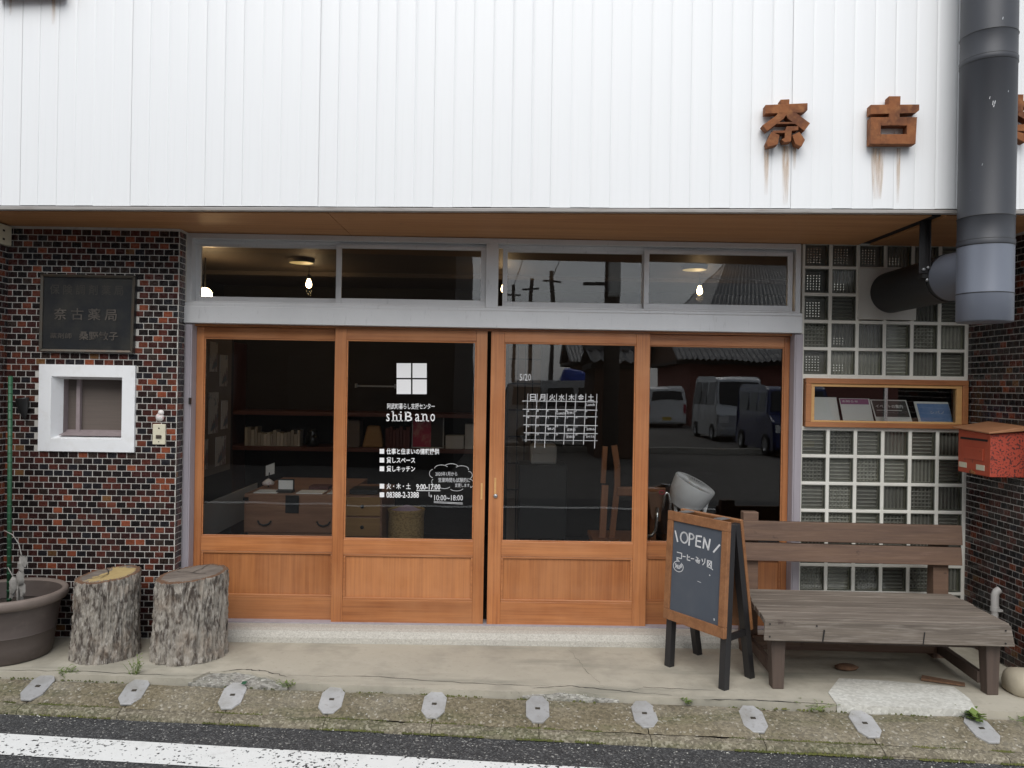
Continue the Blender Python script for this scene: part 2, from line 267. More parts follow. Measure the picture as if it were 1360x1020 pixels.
# rust run: an orange stain on the siding, fading out along its own length (u across, v down)
def rust_stain():
    m = bpy.data.materials.new('rust_stain'); m.use_nodes = True; t = m.node_tree; b = t.nodes['Principled BSDF']; o = t.nodes['Material Output']
    b.inputs['Base Color'].default_value = (.5, .3, .14, 1); b.inputs['Roughness'].default_value = .6
    tcn = N(t, 'ShaderNodeTexCoord'); sx = N(t, 'ShaderNodeSeparateXYZ'); t.links.new(tcn.outputs['Generated'], sx.inputs[0])
    mpn = N(t, 'ShaderNodeMapping'); mpn.inputs['Scale'].default_value = (90, 90, 6); t.links.new(tcn.outputs['Object'], mpn.inputs[0])
    n1 = N(t, 'ShaderNodeTexNoise'); n1.inputs['Scale'].default_value = 1; n1.inputs['Detail'].default_value = 5; t.links.new(mpn.outputs[0], n1.inputs['Vector'])
    mr = N(t, 'ShaderNodeMapRange'); mr.inputs[1].default_value = .28; mr.inputs[2].default_value = .7; mr.inputs[4].default_value = .85; t.links.new(n1.outputs[0], mr.inputs[0])
    # edge falloff across and down
    a = N(t, 'ShaderNodeMath', operation='PINGPONG'); a.inputs[1].default_value = .5; t.links.new(sx.outputs[0], a.inputs[0])
    a2 = N(t, 'ShaderNodeMath', operation='MULTIPLY'); a2.inputs[1].default_value = 5; a2.use_clamp = True; t.links.new(a.outputs[0], a2.inputs[0])
    z = N(t, 'ShaderNodeMath', operation='POWER'); z.inputs[1].default_value = .55; t.links.new(sx.outputs[2], z.inputs[0])
    f = N(t, 'ShaderNodeMath', operation='MULTIPLY'); t.links.new(mr.outputs[0], f.inputs[0]); t.links.new(z.outputs[0], f.inputs[1])
    f2 = N(t, 'ShaderNodeMath', operation='MULTIPLY'); f2.use_clamp = True; t.links.new(f.outputs[0], f2.inputs[0]); t.links.new(a2.outputs[0], f2.inputs[1])
    tr = N(t, 'ShaderNodeBsdfTransparent'); ms = N(t, 'ShaderNodeMixShader')
    t.links.new(f2.outputs[0], ms.inputs[0]); t.links.new(tr.outputs[0], ms.inputs[1]); t.links.new(b.outputs[0], ms.inputs[2]); t.links.new(ms.outputs[0], o.inputs['Surface'])
    return m
M['stain'] = rust_stain()

# ---------------------------------------------------------------- mesh helpers
class MB:
    def __init__(s): s.v = []; s.f = []; s.m = []
    def add(s, vs, fs, mi=0):
        n = len(s.v); s.v += [tuple(p) for p in vs]; s.f += [tuple(i + n for i in f) for f in fs]; s.m += [mi] * len(fs); return s
    def box(s, x0, x1, y0, y1, z0, z1, mi=0):
        return s.add([(x0, y0, z0), (x1, y0, z0), (x1, y1, z0), (x0, y1, z0), (x0, y0, z1), (x1, y0, z1), (x1, y1, z1), (x0, y1, z1)],
                     [(0, 3, 2, 1), (4, 5, 6, 7), (0, 1, 5, 4), (1, 2, 6, 5), (2, 3, 7, 6), (3, 0, 4, 7)], mi)
    def hexa(s, a, b, mi=0):
        """a: 4 bottom corners, b: 4 top corners"""
        return s.add(list(a) + list(b), [(3, 2, 1, 0), (4, 5, 6, 7), (0, 1, 5, 4), (1, 2, 6, 5), (2, 3, 7, 6), (3, 0, 4, 7)], mi)
    def beam(s, p0, p1, w, h, up=(0, 0, 1), mi=0):
        p0, p1 = Vector(p0), Vector(p1); t = (p1 - p0).normalized(); u = Vector(up)
        sd = t.cross(u).normalized() * (w / 2); u = sd.cross(t).normalized() * (h / 2)
        return s.hexa([p0 - sd - u, p0 + sd - u, p0 + sd + u, p0 - sd + u], [p1 - sd - u, p1 + sd - u, p1 + sd + u, p1 - sd + u], mi)
    def tube(s, pts, r, n=10, mi=0, cap=True):
        pts = [Vector(p) for p in pts]; rs = r if isinstance(r, (list, tuple)) else [r] * len(pts)
        base = len(s.v); prev = None
        for i, p in enumerate(pts):
            t = ((pts[min(i + 1, len(pts) - 1)] - pts[max(i - 1, 0)])).normalized()
            if prev is None:
                a = t.cross(Vector((0, 0, 1)));  a = a if a.length > .05 else t.cross(Vector((1, 0, 0)))
            else: a = prev - t * prev.dot(t)
            a.normalize(); prev = a; b = t.cross(a)
            for k in range(n):
                an = 2 * math.pi * k / n; s.v.append(tuple(p + (a * math.cos(an) + b * math.sin(an)) * rs[i]))
        for i in range(len(pts) - 1):
            for k in range(n):
                k2 = (k + 1) % n; s.f.append((base + i * n + k, base + i * n + k2, base + (i + 1) * n + k2, base + (i + 1) * n + k)); s.m.append(mi)
        if cap:
            s.f.append(tuple(base + k for k in reversed(range(n)))); s.m.append(mi)
            e = base + (len(pts) - 1) * n; s.f.append(tuple(e + k for k in range(n))); s.m.append(mi)
        return s
    def lathe(s, prof, c, n=32, mi=0, mat=None, cap0=False, cap1=False):
        base = len(s.v); mat = mat or Matrix.Identity(3)
        for r, z in prof:
            for k in range(n):
                a = 2 * math.pi * k / n; s.v.append(tuple(Vector(c) + mat @ Vector((r * math.cos(a), r * math.sin(a), z))))
        for i in range(len(prof) - 1):
            for k in range(n):
                k2 = (k + 1) % n; s.f.append((base + i * n + k, base + i * n + k2, base + (i + 1) * n + k2, base + (i + 1) * n + k)); s.m.append(mi)
        if cap0: s.f.append(tuple(base + k for k in reversed(range(n)))); s.m.append(mi)
        if cap1: e = base + (len(prof) - 1) * n; s.f.append(tuple(e + k for k in range(n))); s.m.append(mi)
        return s
    def prism(s, poly, fn, d0, d1, mi=0):
        """poly in (u,v); fn(u,v,d) -> point; extruded from depth d0 (front) to d1"""
        n = len(poly)
        return s.add([fn(u, v, d0) for u, v in poly] + [fn(u, v, d1) for u, v in poly],
                     [tuple(range(n)), tuple(range(2 * n - 1, n - 1, -1))] + [(i, i + n, (i + 1) % n + n, (i + 1) % n) for i in range(n)], mi)
    def stroke(s, pts, w, fn, mi=0):
        """flat drawn line through (u,v) points"""
        for (a, b) in zip(pts, pts[1:]):
            a, b = Vector(a), Vector(b); t = (b - a)
            if t.length < 1e-6: continue
            t.normalize(); nrm = Vector((-t.y, t.x)) * w / 2; e = t * w * .35
            q = [a - e - nrm, b + e - nrm, b + e + nrm, a - e + nrm]
            s.add([fn(p.x, p.y) for p in q], [(0, 1, 2, 3)], mi)
        return s

WL = {}
def obj(name, mb, mats, parent=None, smooth=False, bevel=0, origin=None, kind=None, label=None, autosmooth=None):
    o_ = Vector(origin) if origin else (Vector(WL[parent]) if parent else Vector((0, 0, 0)))
    me = bpy.data.meshes.new(name); me.from_pydata([tuple(Vector(p) - o_) for p in mb.v], [], mb.f)
    if not isinstance(mats, (list, tuple)): mats = [mats]
    for m in mats: me.materials.append(m)
    if len(mats) > 1: me.polygons.foreach_set('material_index', mb.m)
    if smooth: me.polygons.foreach_set('use_smooth', [True] * len(me.polygons))
    me.update()
    ob = bpy.data.objects.new(name, me); COL.objects.link(ob)
    place(ob, parent, o_)
    if autosmooth: me.set_sharp_from_angle(angle=R(autosmooth))
    if bevel:
        bv = ob.modifiers.new('bevel', 'BEVEL'); bv.width = bevel; bv.segments = 2; bv.limit_method = 'ANGLE'; bv.angle_limit = R(40)
    if kind: ob['kind'] = kind
    if label: ob['label'] = label
    return ob
def place(ob, parent, w):
    w = Vector(w); WL[ob] = tuple(w)
    if parent: ob.parent = parent; ob.location = w - Vector(WL[parent])
    else: ob.location = w
def inst(name, me, parent, loc, rot=None, kind=None):
    ob = bpy.data.objects.new(name, me); COL.objects.link(ob); place(ob, parent, loc)
    if rot: ob.rotation_euler = rot
    if kind: ob['kind'] = kind
    return ob
def tag(o, label, cat, group=None):
    o['label'] = label; o['category'] = cat
    if group: o['group'] = group
    return o
def thing(name, label, cat, loc=(0, 0, 0), group=None):
    o = bpy.data.objects.new(name, None); COL.objects.link(o); o.location = loc; WL[o] = tuple(loc); o.empty_display_size = .1
    return tag(o, label, cat, group)
def meshof(mb, name, mats):
    me = bpy.data.meshes.new(name); me.from_pydata(mb.v, [], mb.f)
    for m in (mats if isinstance(mats, (list, tuple)) else [mats]): me.materials.append(m)
    if isinstance(mats, (list, tuple)) and len(mats) > 1: me.polygons.foreach_set('material_index', mb.m)
    me.update(); return me
_tc = {}
def text_geo(s, bold=0.0, res=2):
    k = (s, bold)
    if k in _tc: return _tc[k]
    c = bpy.data.curves.new('t', 'FONT'); c.body = s; c.size = 1; c.offset = bold; c.resolution_u = res
    o = bpy.data.objects.new('t', c); COL.objects.link(o); bpy.context.view_layer.update()
    me = bpy.data.meshes.new_from_object(o.evaluated_get(bpy.context.evaluated_depsgraph_get()))
    vs = [(v.co.x, v.co.y) for v in me.vertices]; fs = [tuple(p.vertices) for p in me.polygons]
    bpy.data.objects.remove(o); bpy.data.curves.remove(c); bpy.data.meshes.remove(me)
    _tc[k] = (vs, fs); return vs, fs
def text(mb, s, u0, u1, v0, v1, fn, bold=0.0, mi=0):
    """lettering stretched into the rectangle u0..u1, v0..v1 and mapped by fn(u,v)"""
    vs, fs = text_geo(s, bold)
    xs = [p[0] for p in vs]; ys = [p[1] for p in vs]; ax, bx, ay, by = min(xs), max(xs), min(ys), max(ys)
    mb.add([fn(u0 + (x - ax) / (bx - ax) * (u1 - u0), v0 + (y - ay) / (by - ay) * (v1 - v0)) for x, y in vs], fs, mi)
def structure(name, mb, mats, **k): return obj(name, mb, mats, kind='structure', **k)
def el(u, v):
    """measured drawing of the facade, in its units of 1/216.5 m, to metres"""
    return ((u - 650) + .0165 * (v - 510)) / 216.3, 1.55 - ((v - 514.2) - .0165 * (u - 650) * .75) / 216.3

def streetY(x, base, k): return base - k * x
APR = lambda x: -.865 - .07 * x        # front edge of the concrete apron
KRB = lambda x: -1.085 - .085 * x      # gutter / kerb strip joint
ASP = lambda x: -1.155 - .087 * x      # kerb strip / asphalt
WALLY = lambda x: -.735 - .066 * x     # face of the upper wall

# ---------------------------------------------------------------- ground
g = MB(); g.add([(-80, ASP(-80) + .5, -.11), (-80, -160, -.11), (80, -160, -.11), (80, ASP(80) + .5, -.11)], [(0, 1, 2, 3)])
g2 = MB(); g2.add([(-60, 60, -.13), (-60, -160, -.13), (60, -160, -.13), (60, 60, -.13)], [(0, 1, 2, 3)])
structure('ground', g2, M['gravel'])
g = MB(); xs = [-60, -6, 6, 60]
g.add([(-60, ASP(-60) + .05, -.11), (-60, -6.6 + 60 * .03, -.11), (60, -6.6 - 60 * .03, -.11), (60, ASP(60) + .05, -.11)], [(0, 1, 2, 3)])
structure('road', g, M['asphalt'])
WL0 = lambda x: -1.394 - .096 * x
g = MB(); n = 60
for i in range(n):
    xa, xb = -6 + 12 * i / n, -6 + 12 * (i + 1) / n
    g.add([(xa, WL0(xa) - .195, -.106), (xb, WL0(xb) - .195, -.106), (xb, WL0(xb), -.106), (xa, WL0(xa), -.106)], [(0, 1, 2, 3)])
structure('road_line', g, M['paint_white'])
g = MB(); g.add([(-30, -5.55, -.106), (-30, -5.4, -.106), (30, -5.4 - .6, -.106), (30, -5.55 - .6, -.106)], [(3, 2, 1, 0)])
structure('road_line', g, M['paint_white'])
g = MB(); g.box(-4, 40, -14.9, -14.7, -.2, .02); structure('far_kerb', g, M['sill'])

# apron: broken front edge
xs = []; x = -6.0
prof = []
while x <= 6.0:
    y = APR(x) + rng.uniform(-.006, .006)
    if -1.5 < x < -1.02: y = APR(x) + .085 + .05 * math.sin((x + 1.5) * 9) + rng.uniform(-.012, .012)
    if .22 < x < .62: y = APR(x) + .05 * math.sin((x - .22) / .4 * math.pi) + rng.uniform(-.01, .01)
    prof.append((x, y)); x += .045
g = MB(); k = len(prof)
g.add([(x, .25, 0) for x, y in prof] + [(x, y, 0) for x, y in prof] + [(x, y - .004, -.1) for x, y in prof],
      [(i + 1, i, k + i, k + i + 1) for i in range(k - 1)] + [(k + i + 1, k + i, 2 * k + i, 2 * k + i + 1) for i in range(k - 1)])
apron = structure('pavement', g, M['concrete'])
# cracks running across the apron
def crack(pts, w, jit=.008, z=.0015):
    g = MB(); P = []
    for (a, b) in zip(pts, pts[1:]):
        for i in range(10):
            t_ = i / 10; P.append((a[0] + (b[0] - a[0]) * t_ + rng.uniform(-jit, jit), a[1] + (b[1] - a[1]) * t_ + rng.uniform(-jit, jit)))
    P.append(pts[-1])
    vs = []; fs = []
    for i, (x, y) in enumerate(P):
        ww = w * rng.uniform(.3, 1.2) * (math.sin(math.pi * (i + .5) / len(P)) ** .5)
        vs += [(x, y - ww / 2, z), (x + ww * .4, y + ww / 2, z)]
    fs = [(2 * i, 2 * i + 2, 2 * i + 3, 2 * i + 1) for i in range(len(P) - 1)]
    g.add(vs, fs); return obj('crack', g, M['black'], apron)
crack([(-1.03, -.70), (-.55, -.70), (.0, -.78), (.35, -.80)], .004)
crack([(-1.52, -.72), (-1.32, -.62), (-1.18, -.63), (-1.02, -.72)], .009)
crack([(.25, -.83), (.45, -.79), (.65, -.84), (.95, -.90)], .007)
crack([(.48, -.2), (.55, -.55), (.62, -.82)], .003)
crack([(.72, -.86), (.82, -.80), (1.3, -.83)], .003)
crack([(-2.6, -.67), (-2.1, -.68), (-1.55, -.72)], .005)
crack([(1.1, -.945), (1.35, -.945), (1.72, -.985)], .010, .003)
g = MB()
def bs(a, b, w):
    za, zb = [-.02 + .008 * noise.noise((q * 9, 3, 1)) for q in (a, b)]
    g.add([(a, APR(a) - .014, -.09), (b, APR(b) - .014, -.09), (b, APR(b) - .014, zb), (a, APR(a) - .014, za), (b, APR(b) + w, -.01), (a, APR(a) + w, -.01)], [(0, 1, 2, 3), (3, 2, 4, 5)])
for i in range(26):
    a = -1.52 + i * .02; b = a + .02
    bs(a, b, .15)
for i in range(24):
    a = .2 + i * .02; b = a + .02
    bs(a, b, .09)
structure('broken_pavement', g, M['concrete_rough'])
g = MB(); edge = [(1.90, -.64), (2.15, -.67), (2.46, -.74), (2.45, -.90), (2.40, APR(2.4) - .01), (2.1, APR(2.1) - .012), (1.74, APR(1.74) - .01), (1.76, -.84)]
g.prism(edge, lambda u, v, d: (u, v, d), .005, -.05); structure('pale_concrete_patch', g, M['patch'])
# terrazzo door sill with a sloped front
g = MB(); pr = [(.12, .07), (-.10, .07), (-.135, .062), (-.165, .03), (-.17, -.01), (.12, -.01)]
g.prism(pr, lambda u, v, d: (d, u, v), -1.86, 1.93); structure('door_sill', g, M['sill'], bevel=.004)

# gutter blocks and kerb strips between the hexagonal plates
hexx = [-2.282, -1.772, -1.26, -.753, -.238, .272, .79, 1.307, 1.829, 2.364]
joints = [hexx[0] - 1.08, hexx[0] - .53] + hexx + [hexx[-1] + .54, hexx[-1] + 1.08]
gut = bpy.data.objects.new('gutter', None); COL.objects.link(gut); gut['kind'] = 'structure'; WL[gut] = (0, 0, 0)
krb = bpy.data.objects.new('kerb', None); COL.objects.link(krb); krb['kind'] = 'structure'; WL[krb] = (0, 0, 0)
for a, b in zip(joints, joints[1:]):
    dz = rng.uniform(-.006, .002); g = MB(); nx, ny = 14, 6
    vs = []; 
    for j in range(ny + 1):
        for i in range(nx + 1):
            x = a + .002 + (b - a - .004) * i / nx; t_ = j / ny
            y0, y1 = APR(x) - .015, KRB(x) - (.0 if j < ny else .0)
            z = -.022 - .053 * t_ + dz + .006 * noise.noise((x * 5, t_ * 3, 2))
            if j == ny or j == 0: z -= .008
            if i in (0, nx): z -= .004
            vs.append((x, y0 + (y1 - y0) * t_ + .004 * noise.noise((x * 20, j, 5)), z))
    fs = [(j * (nx + 1) + i, (j + 1) * (nx + 1) + i, (j + 1) * (nx + 1) + i + 1, j * (nx + 1) + i + 1) for j in range(ny) for i in range(nx)]
    g.add(vs, fs)
    o = obj('gutter_block', g, M['gutter'], gut, smooth=True)
    g = MB(); vs = []; rows = [(.0, -.11), (.0, -.083), (.012, -.078), (.055, -.086), (.068, -.096), (.07, -.115)]
    n = 14
    for (dy, z) in rows:
        for i in range(n + 1):
            x = a + .0015 + (b - a - .003) * i / n
            vs.append((x, KRB(x) - .006 - dy + .006 * noise.noise((x * 12, dy * 9, 1)), z + .005 * noise.noise((x * 14, dy * 30, 7))))
    g.add(vs, [(j * (n + 1) + i, (j + 1) * (n + 1) + i, (j + 1) * (n + 1) + i + 1, j * (n + 1) + i + 1) for j in range(len(rows) - 1) for i in range(n)])
    obj('kerb_strip', g, M['kerb'], krb, smooth=True)
g = MB(); g.add([(x, APR(x), -.1) for x in (-6, 6)] + [(x, ASP(x), -.1) for x in (6, -6)], [(3, 2, 1, 0)])
structure('gutter_bed', g, M['soil'])

# hexagonal lifting-hole plates
def hex_plate(x, y, ang, label):
    g = MB(); w, l, c = .057, .096, .045
    poly = [(-w, -l + c), (-w * .45, -l), (w * .45, -l), (w, -l + c), (w, l - c), (w * .45, l), (-w * .45, l), (-w, l - c)]
    t0 = (APR(x) - .008 - y) / (APR(x) - .008 - KRB(x)); z = -.02 - .055 * t0 + .001; slp = .055 / (APR(x) - .008 - KRB(x))
    def fn(u, v, d):
        uu = u * math.cos(ang) - v * math.sin(ang); vv = u * math.sin(ang) + v * math.cos(ang)
        return (x + uu, y + vv, z + vv * slp + d)
    g.prism(poly, fn, .0035, -.006)
    t = thing('plate', label, 'metal plate', (x, y, z), 'grey metal plates along the gutter')
    obj('cover', g, M['hex'], t, bevel=.002)
    g = MB(); g.prism([(-.012, -.007), (.012, -.007), (.012, .007), (-.012, .007)], fn, .0055, .0036); obj('slot', g, M['bronze_edge'], t)
hy = [-.655, -.755, -.82, -.835, -.88, -.9, -.965, -.99, -1.045, -1.075]
hl = ['leftmost grey plate on the gutter in front of the big planter', 'grey plate on the gutter in front of the gap between two stumps',
      'grey plate on the gutter by the broken pavement right of the stumps', 'grey plate in front of the left door panel beside the doorpost',
      'grey plate on the gutter below the door with white lettering', 'grey plate on the gutter just right of the door gap',
      'grey plate with chipped rim left of the chalkboard legs', 'grey plate in front of the left bench leg',
      'grey plate in front of the pale concrete patch', 'rightmost grey plate on the gutter beside the leafy weed']
for i in range(10):
    hex_plate(hexx[i], (APR(hexx[i]) + KRB(hexx[i])) / 2 + .012, rng.uniform(-.05, .05), hl[i])

# ---------------------------------------------------------------- the shop building
B = thing('shop_building', 'shop with white ribbed upper wall, dark tiles and four wooden sliding doors', 'building', (0, 0, 0))
# upper storey body, set behind the siding
g = MB(); f = lambda x: WALLY(x) + .03
g.hexa([(-7, f(-7), 2.475), (7, f(7), 2.475), (7, 6, 2.475), (-7, 6, 2.475)], [(-7, f(-7), 5.6), (7, f(7), 5.6), (7, 6, 5.6), (-7, 6, 5.6)])
upper = obj('upper_wall', g, M['siding'], B)
# one siding panel: flat pan with a rounded groove each side
SP = .1022; ux = Vector((1, -.066, 0)).normalized(); un = Vector((-.066, -1, 0)).normalized()
pr = [(0, -.0030), (.0035, -.0022), (.008, -.0006), (.014, 0), (.05, .0010), (.09, .0002), (.096, -.0003), (.1002, -.0015), (SP, -.0030)]
def siding(z0, kd=1):
    g = MB(); k = len(pr)
    P = lambda s, n_, z: tuple(ux * s + un * (n_ * kd + .012) + Vector((0, 0, z)))
    g.add([P(s, n_, z0) for s, n_ in pr] + [P(s, n_, 3.1) for s, n_ in pr], [(i, i + 1, k + i + 1, k + i) for i in range(k - 1)])
    me = meshof(g, 'siding_panel', M['siding']); me.polygons.foreach_set('use_smooth', [True] * len(me.polygons)); return me
sm = [siding(z, q) for z, q in ((.001, .7), (0, .9), (-.001, .6), (.0005, 1.25))]
for i in range(-46, 47):
    x = i * SP / math.sqrt(1 + .066 ** 2)
    inst('siding_panel', sm[rng.randrange(4)], upper, (x, WALLY(x) + .012 * 1.002 + rng.uniform(-.0006, .0006), 2.47))
g = MB(); f = lambda x: WALLY(x)
g.hexa([(-7, f(-7) - .004, 2.446), (7, f(7) - .004, 2.446), (7, f(7) + .03, 2.446), (-7, f(-7) + .03, 2.446)], [(-7, f(-7) - .008, 2.464), (7, f(7) - .008, 2.464), (7, f(7) + .03, 2.464), (-7, f(-7) + .03, 2.464)])
obj('drip_edge', g, M['drip'], B, bevel=.003)
sof = None
for a, b in ((-6.5, -3.0), (-2.995, -.87), (-.866, 2.245), (2.32, 6.5)):
    g = MB(); g.hexa([(a, WALLY(a) + .034, 2.441), (b, WALLY(b) + .034, 2.441), (b, .3, 2.441), (a, .3, 2.441)], [(a, WALLY(a) + .034, 2.472), (b, WALLY(b) + .034, 2.472), (b, .3, 2.472), (a, .3, 2.472)])
    obj('soffit_board', g, M['soffit'], B)
g = MB(); g.box(2.246, 2.319, -.8, .3, 2.452, 2.472); obj('soffit_gap', g, M['black'], B)

# tiled walls
TW, TH, TG = .0576, .0367, .005
def tile_mesh(w):
    a, b, c = w / 2, (TH - TG) / 2, .0013; g = MB()
    g.add([(-a, 0, -b), (a, 0, -b), (a, 0, b), (-a, 0, b), (-a, -.0012, -b), (a, -.0012, -b), (a, -.0012, b), (-a, -.0012, b),
           (-a + c, -.0024, -b + c), (a - c, -.0024, -b + c), (a - c, -.0024, b - c), (-a + c, -.0024, b - c)],
          [(0, 1, 5, 4), (1, 2, 6, 5), (2, 3, 7, 6), (3, 0, 4, 7), (4, 5, 9, 8), (5, 6, 10, 9), (6, 7, 11, 10), (7, 4, 8, 11), (8, 9, 10, 11)])
    return g
tile_cache = {}
def tile_me(w, c):
    k = (round(w, 4), c)
    if k not in tile_cache: tile_cache[k] = meshof(tile_mesh(w), 'tile', M['tile%d' % c])
    return tile_cache[k]
def pick(): return rng.choices(range(9), TILEW)[0]
def tile_face(parent, P0, udir, ndir, length, z0, z1, holes=(), first_half=False, singles=None):
    """tiles on a vertical face: P0 start, udir along, ndir outwards; singles(u,z) says which become parts of their own"""
    udir, ndir = Vector(udir), Vector(ndir); big = MB(); row = 0; z = z0 + TH / 2; cnt = 0
    ang = math.atan2(udir.y, udir.x)
    while z + TH / 2 < z1 + .02:
        u = 0 if (row % 2 == 0) == (not first_half) else -TW / 2
        while u < length - .004:
            a, b = max(u, 0) + TG / 2, min(u + TW, length) - TG / 2
            u += TW
            if b - a < .008: continue
            c = (a + b) / 2
            if any(h[0] < c < h[1] and h[2] < z < h[3] for h in holes): continue
            k = pick(); w = b - a
            p = Vector(P0) + udir * c; p.z = z; p += ndir * rng.uniform(-.0006, .0006)
            if singles and singles(c, z) and abs(w - (TW - TG)) < .001 and cnt < 300:
                cnt += 1; inst('tile', tile_me(w, k), parent, p, (rng.uniform(-.008, .008), 0, ang))
            else:
                t = tile_mesh(w)
                big.add([p + udir * v[0] - ndir * v[1] + Vector((0, 0, v[2])) for v in t.v], t.f, k)
        z += TH; row += 1
    return big
tmats = [M['tile%d' % i] for i in range(9)]
LX, RX, LY = -1.863, 2.94, -.13
g = MB(); g.box(-2.875, LX, LY + .0, .12, -.1, 2.44); g.box(-3.6, -2.875, -.62, .12, -.1, 2.44)
lw = obj('tiled_wall', g, M['grout'], B)
holes = [(2.672 - 2.875 + .41 - .205, .77, 1.11, 1.622)]  # niche opening, measured from the left corner
holes = [(.20, .772, 1.10, 1.63), (.21, .765, 1.70, 2.15)]
big = tile_face(lw, (-2.875, LY - .001, 0), (1, 0, 0), (0, -1, 0), 1.012, .004, 2.435, holes, False, lambda u, z: .33 < z < 1.25)
obj('tile', big, tmats, lw, kind='stuff')
big = tile_face(lw, (LX + .001, LY, 0), (0, 1, 0), (1, 0, 0), .09, .004, 2.435, (), True)
obj('tile', big, tmats, lw, kind='stuff')
big = tile_face(lw, (-2.874, -.62, 0), (0, 1, 0), (1, 0, 0), .49, .004, 2.435)
obj('tile', big, tmats, lw, kind='stuff')
g = MB(); g.box(RX, 3.9, -.88, .2, -.1, 2.44)
rw = obj('tiled_wall', g, M['grout'], B)
big = tile_face(rw, (RX - .001, .0, 0), (0, -1, 0), (-1, 0, 0), .88, .004, 2.435, (), False, lambda u, z: u > .3 and .2 < z < 1.1)
obj('tile', big, tmats, rw, kind='stuff')
g = MB(); g.box(1.905, RX, .0, .12, -.1, .13); bw = obj('tiled_wall', g, M['grout'], B)
obj('tile', tile_face(bw, (1.906, -.001, 0), (1, 0, 0), (0, -1, 0), 1.03, .004, .125), tmats, bw, kind='stuff')

# jambs, aluminium head, transom
for (a, b, nm) in ((-1.862, -1.818, 'jamb'), (1.851, 1.903, 'jamb')):
    g = MB(); g.box(a, b, -.035, .11, .0, 1.886); g.box(a + .008, b - .008, -.041, -.035, .02, 1.88); obj(nm, g, M['steel_lilac'], B, bevel=.002)
g = MB(); g.box(-1.822, -1.814, -.062, -.036, 1.395, 1.435); obj('latch', g, M['iron'], B)
g = MB(); g.box(-1.868, 1.89, -.055, .1, 1.888, 1.992); g.box(-1.868, 1.89, -.047, .1, 1.992, 2.012); obj('lintel', g, M['alu'], B, bevel=.003)
T = obj('transom_window', MB().box(-1.865, 1.888, -.02, .1, 2.405, 2.438).box(-1.865, -1.832, -.02, .1, 2.012, 2.405).box(-.042, .034, -.02, .1, 2.012, 2.405).box(1.856, 1.888, -.02, .1, 2.012, 2.405)
        .box(-1.832, -.042, -.028, .1, 2.0125, 2.024).box(.034, 1.856, -.028, .1, 2.0125, 2.024).box(-1.832, -.042, .03, .045, 2.385, 2.405).box(.034, 1.856, .03, .045, 2.385, 2.405), M['alu'], B, bevel=.002)
def sash(x0, x1, y, zb, zt, wl, wr):
    g = MB(); g.box(x0, x1, y, y + .022, zb, zb + .022 + .012).box(x0, x1, y, y + .022, zt - .022, zt).box(x0, x0 + wl, y, y + .022, zb + .034, zt - .022).box(x1 - wr, x1, y, y + .022, zb + .034, zt - .022)
    s_ = obj('sash', g, M['alu'], T, bevel=.0015)
    g = MB(); g.box(x0 + wl - .003, x1 - wr + .003, y + .009, y + .013, zb + .03, zt - .02); obj('glass_pane', g, M['glass'], T)
for off in (0, 1.892):
    sash(-1.832 + off, -.938 + off, .045, 2.026, 2.388, .03, .03)
    sash(-.962 + off, -.042 + off, .01, 2.026, 2.388, .032, .032)

# sliding doors
def door(x0, x1, y, ls, rs, name_label, yz=.068):
    dr = obj('sliding_door', MB().box(x0, x0 + ls, y, y + .034, yz, 1.872).box(x1 - rs, x1, y, y + .034, yz, 1.872), M['wood_v'], B, bevel=.0025, label=name_label)
    a, b = x0 + ls, x1 - rs
    for (z0, z1) in ((1.806, 1.872), (.492, .582), (yz, .214)):
        obj('rail', MB().box(a, b, y + .0015, y + .032, z0, z1), M['wood_h'], dr, bevel=.002)
    obj('lower_panel', MB().box(a - .002, b + .002, y + .014, y + .024, .21, .495), M['wood_v'], dr)
    g = MB(); q = .014
    for (m0, m1, w0, w1) in ((a, b, .478, .4925), (a, b, .2135, .228)): g.box(m0, m1, y + .004, y + .015, w0, w1)
    for m0, m1 in ((a, a + q), (b - q, b)): g.box(m0, m1, y + .004, y + .015, .228, .478)
    obj('moulding', g, M['wood_h'], dr, bevel=.003)
    g = MB(); q = .009
    for (m0, m1, w0, w1) in ((a, b, 1.797, 1.8065), (a, b, .5815, .591)): g.box(m0, m1, y + .006, y + .014, w0, w1)
    for m0, m1 in ((a, a + q), (b - q, b)): g.box(m0, m1, y + .006, y + .014, .591, 1.797)
    obj('glazing_bead', g, M['wood_h'], dr, bevel=.002)
    obj('glass_pane', MB().box(a - .004, b + .004, y + .015, y + .0185, .58, 1.81), M['door_glass'], dr)
    return dr
d1 = door(-1.818, -.9, .04, .045, .06, 'left door panel behind its neighbour, brown chest visible through glass')
d2 = door(-.957, -.026, 0, .069, .067, 'door panel with white lettering and a four-pane window mark')
d3 = door(-.003, .973, 0, .082, .084, 'door panel with a hand-drawn white calendar on its glass')
d4 = door(.905, 1.85, .04, .07, .034, 'right door panel reflecting parked vans in its glass')
obj('door_track', MB().box(-1.818, 1.851, -.02, .1, .0705, .076), M['steel_lilac'], B)
obj('head_rail', MB().box(-1.818, 1.851, .012, .1, 1.874, 1.887), M['wood_h'], B)
def pull(dr, x, z):
    g = MB(); g.box(x - .006, x + .006, -.0025, .002, z - .05, z + .05); obj('finger_pull', g, M['wood_pale'], dr, bevel=.001)
x_, z_ = el(637.5, 657); pull(d2, x_, z_)
x_, z_ = el(655.5, 650); pull(d3, x_, z_)
g = MB(); x_, z_ = el(656, 663)
rotx = Matrix.Rotation(R(90), 3, 'X')
g.lathe([(.0125, 0), (.0125, .006), (.009, .01), (.004, .012)], (x_, -.001, z_), 18, 0, rotx, cap1=True); obj('lock', g, M['clamp'], d3, smooth=True, autosmooth=40)

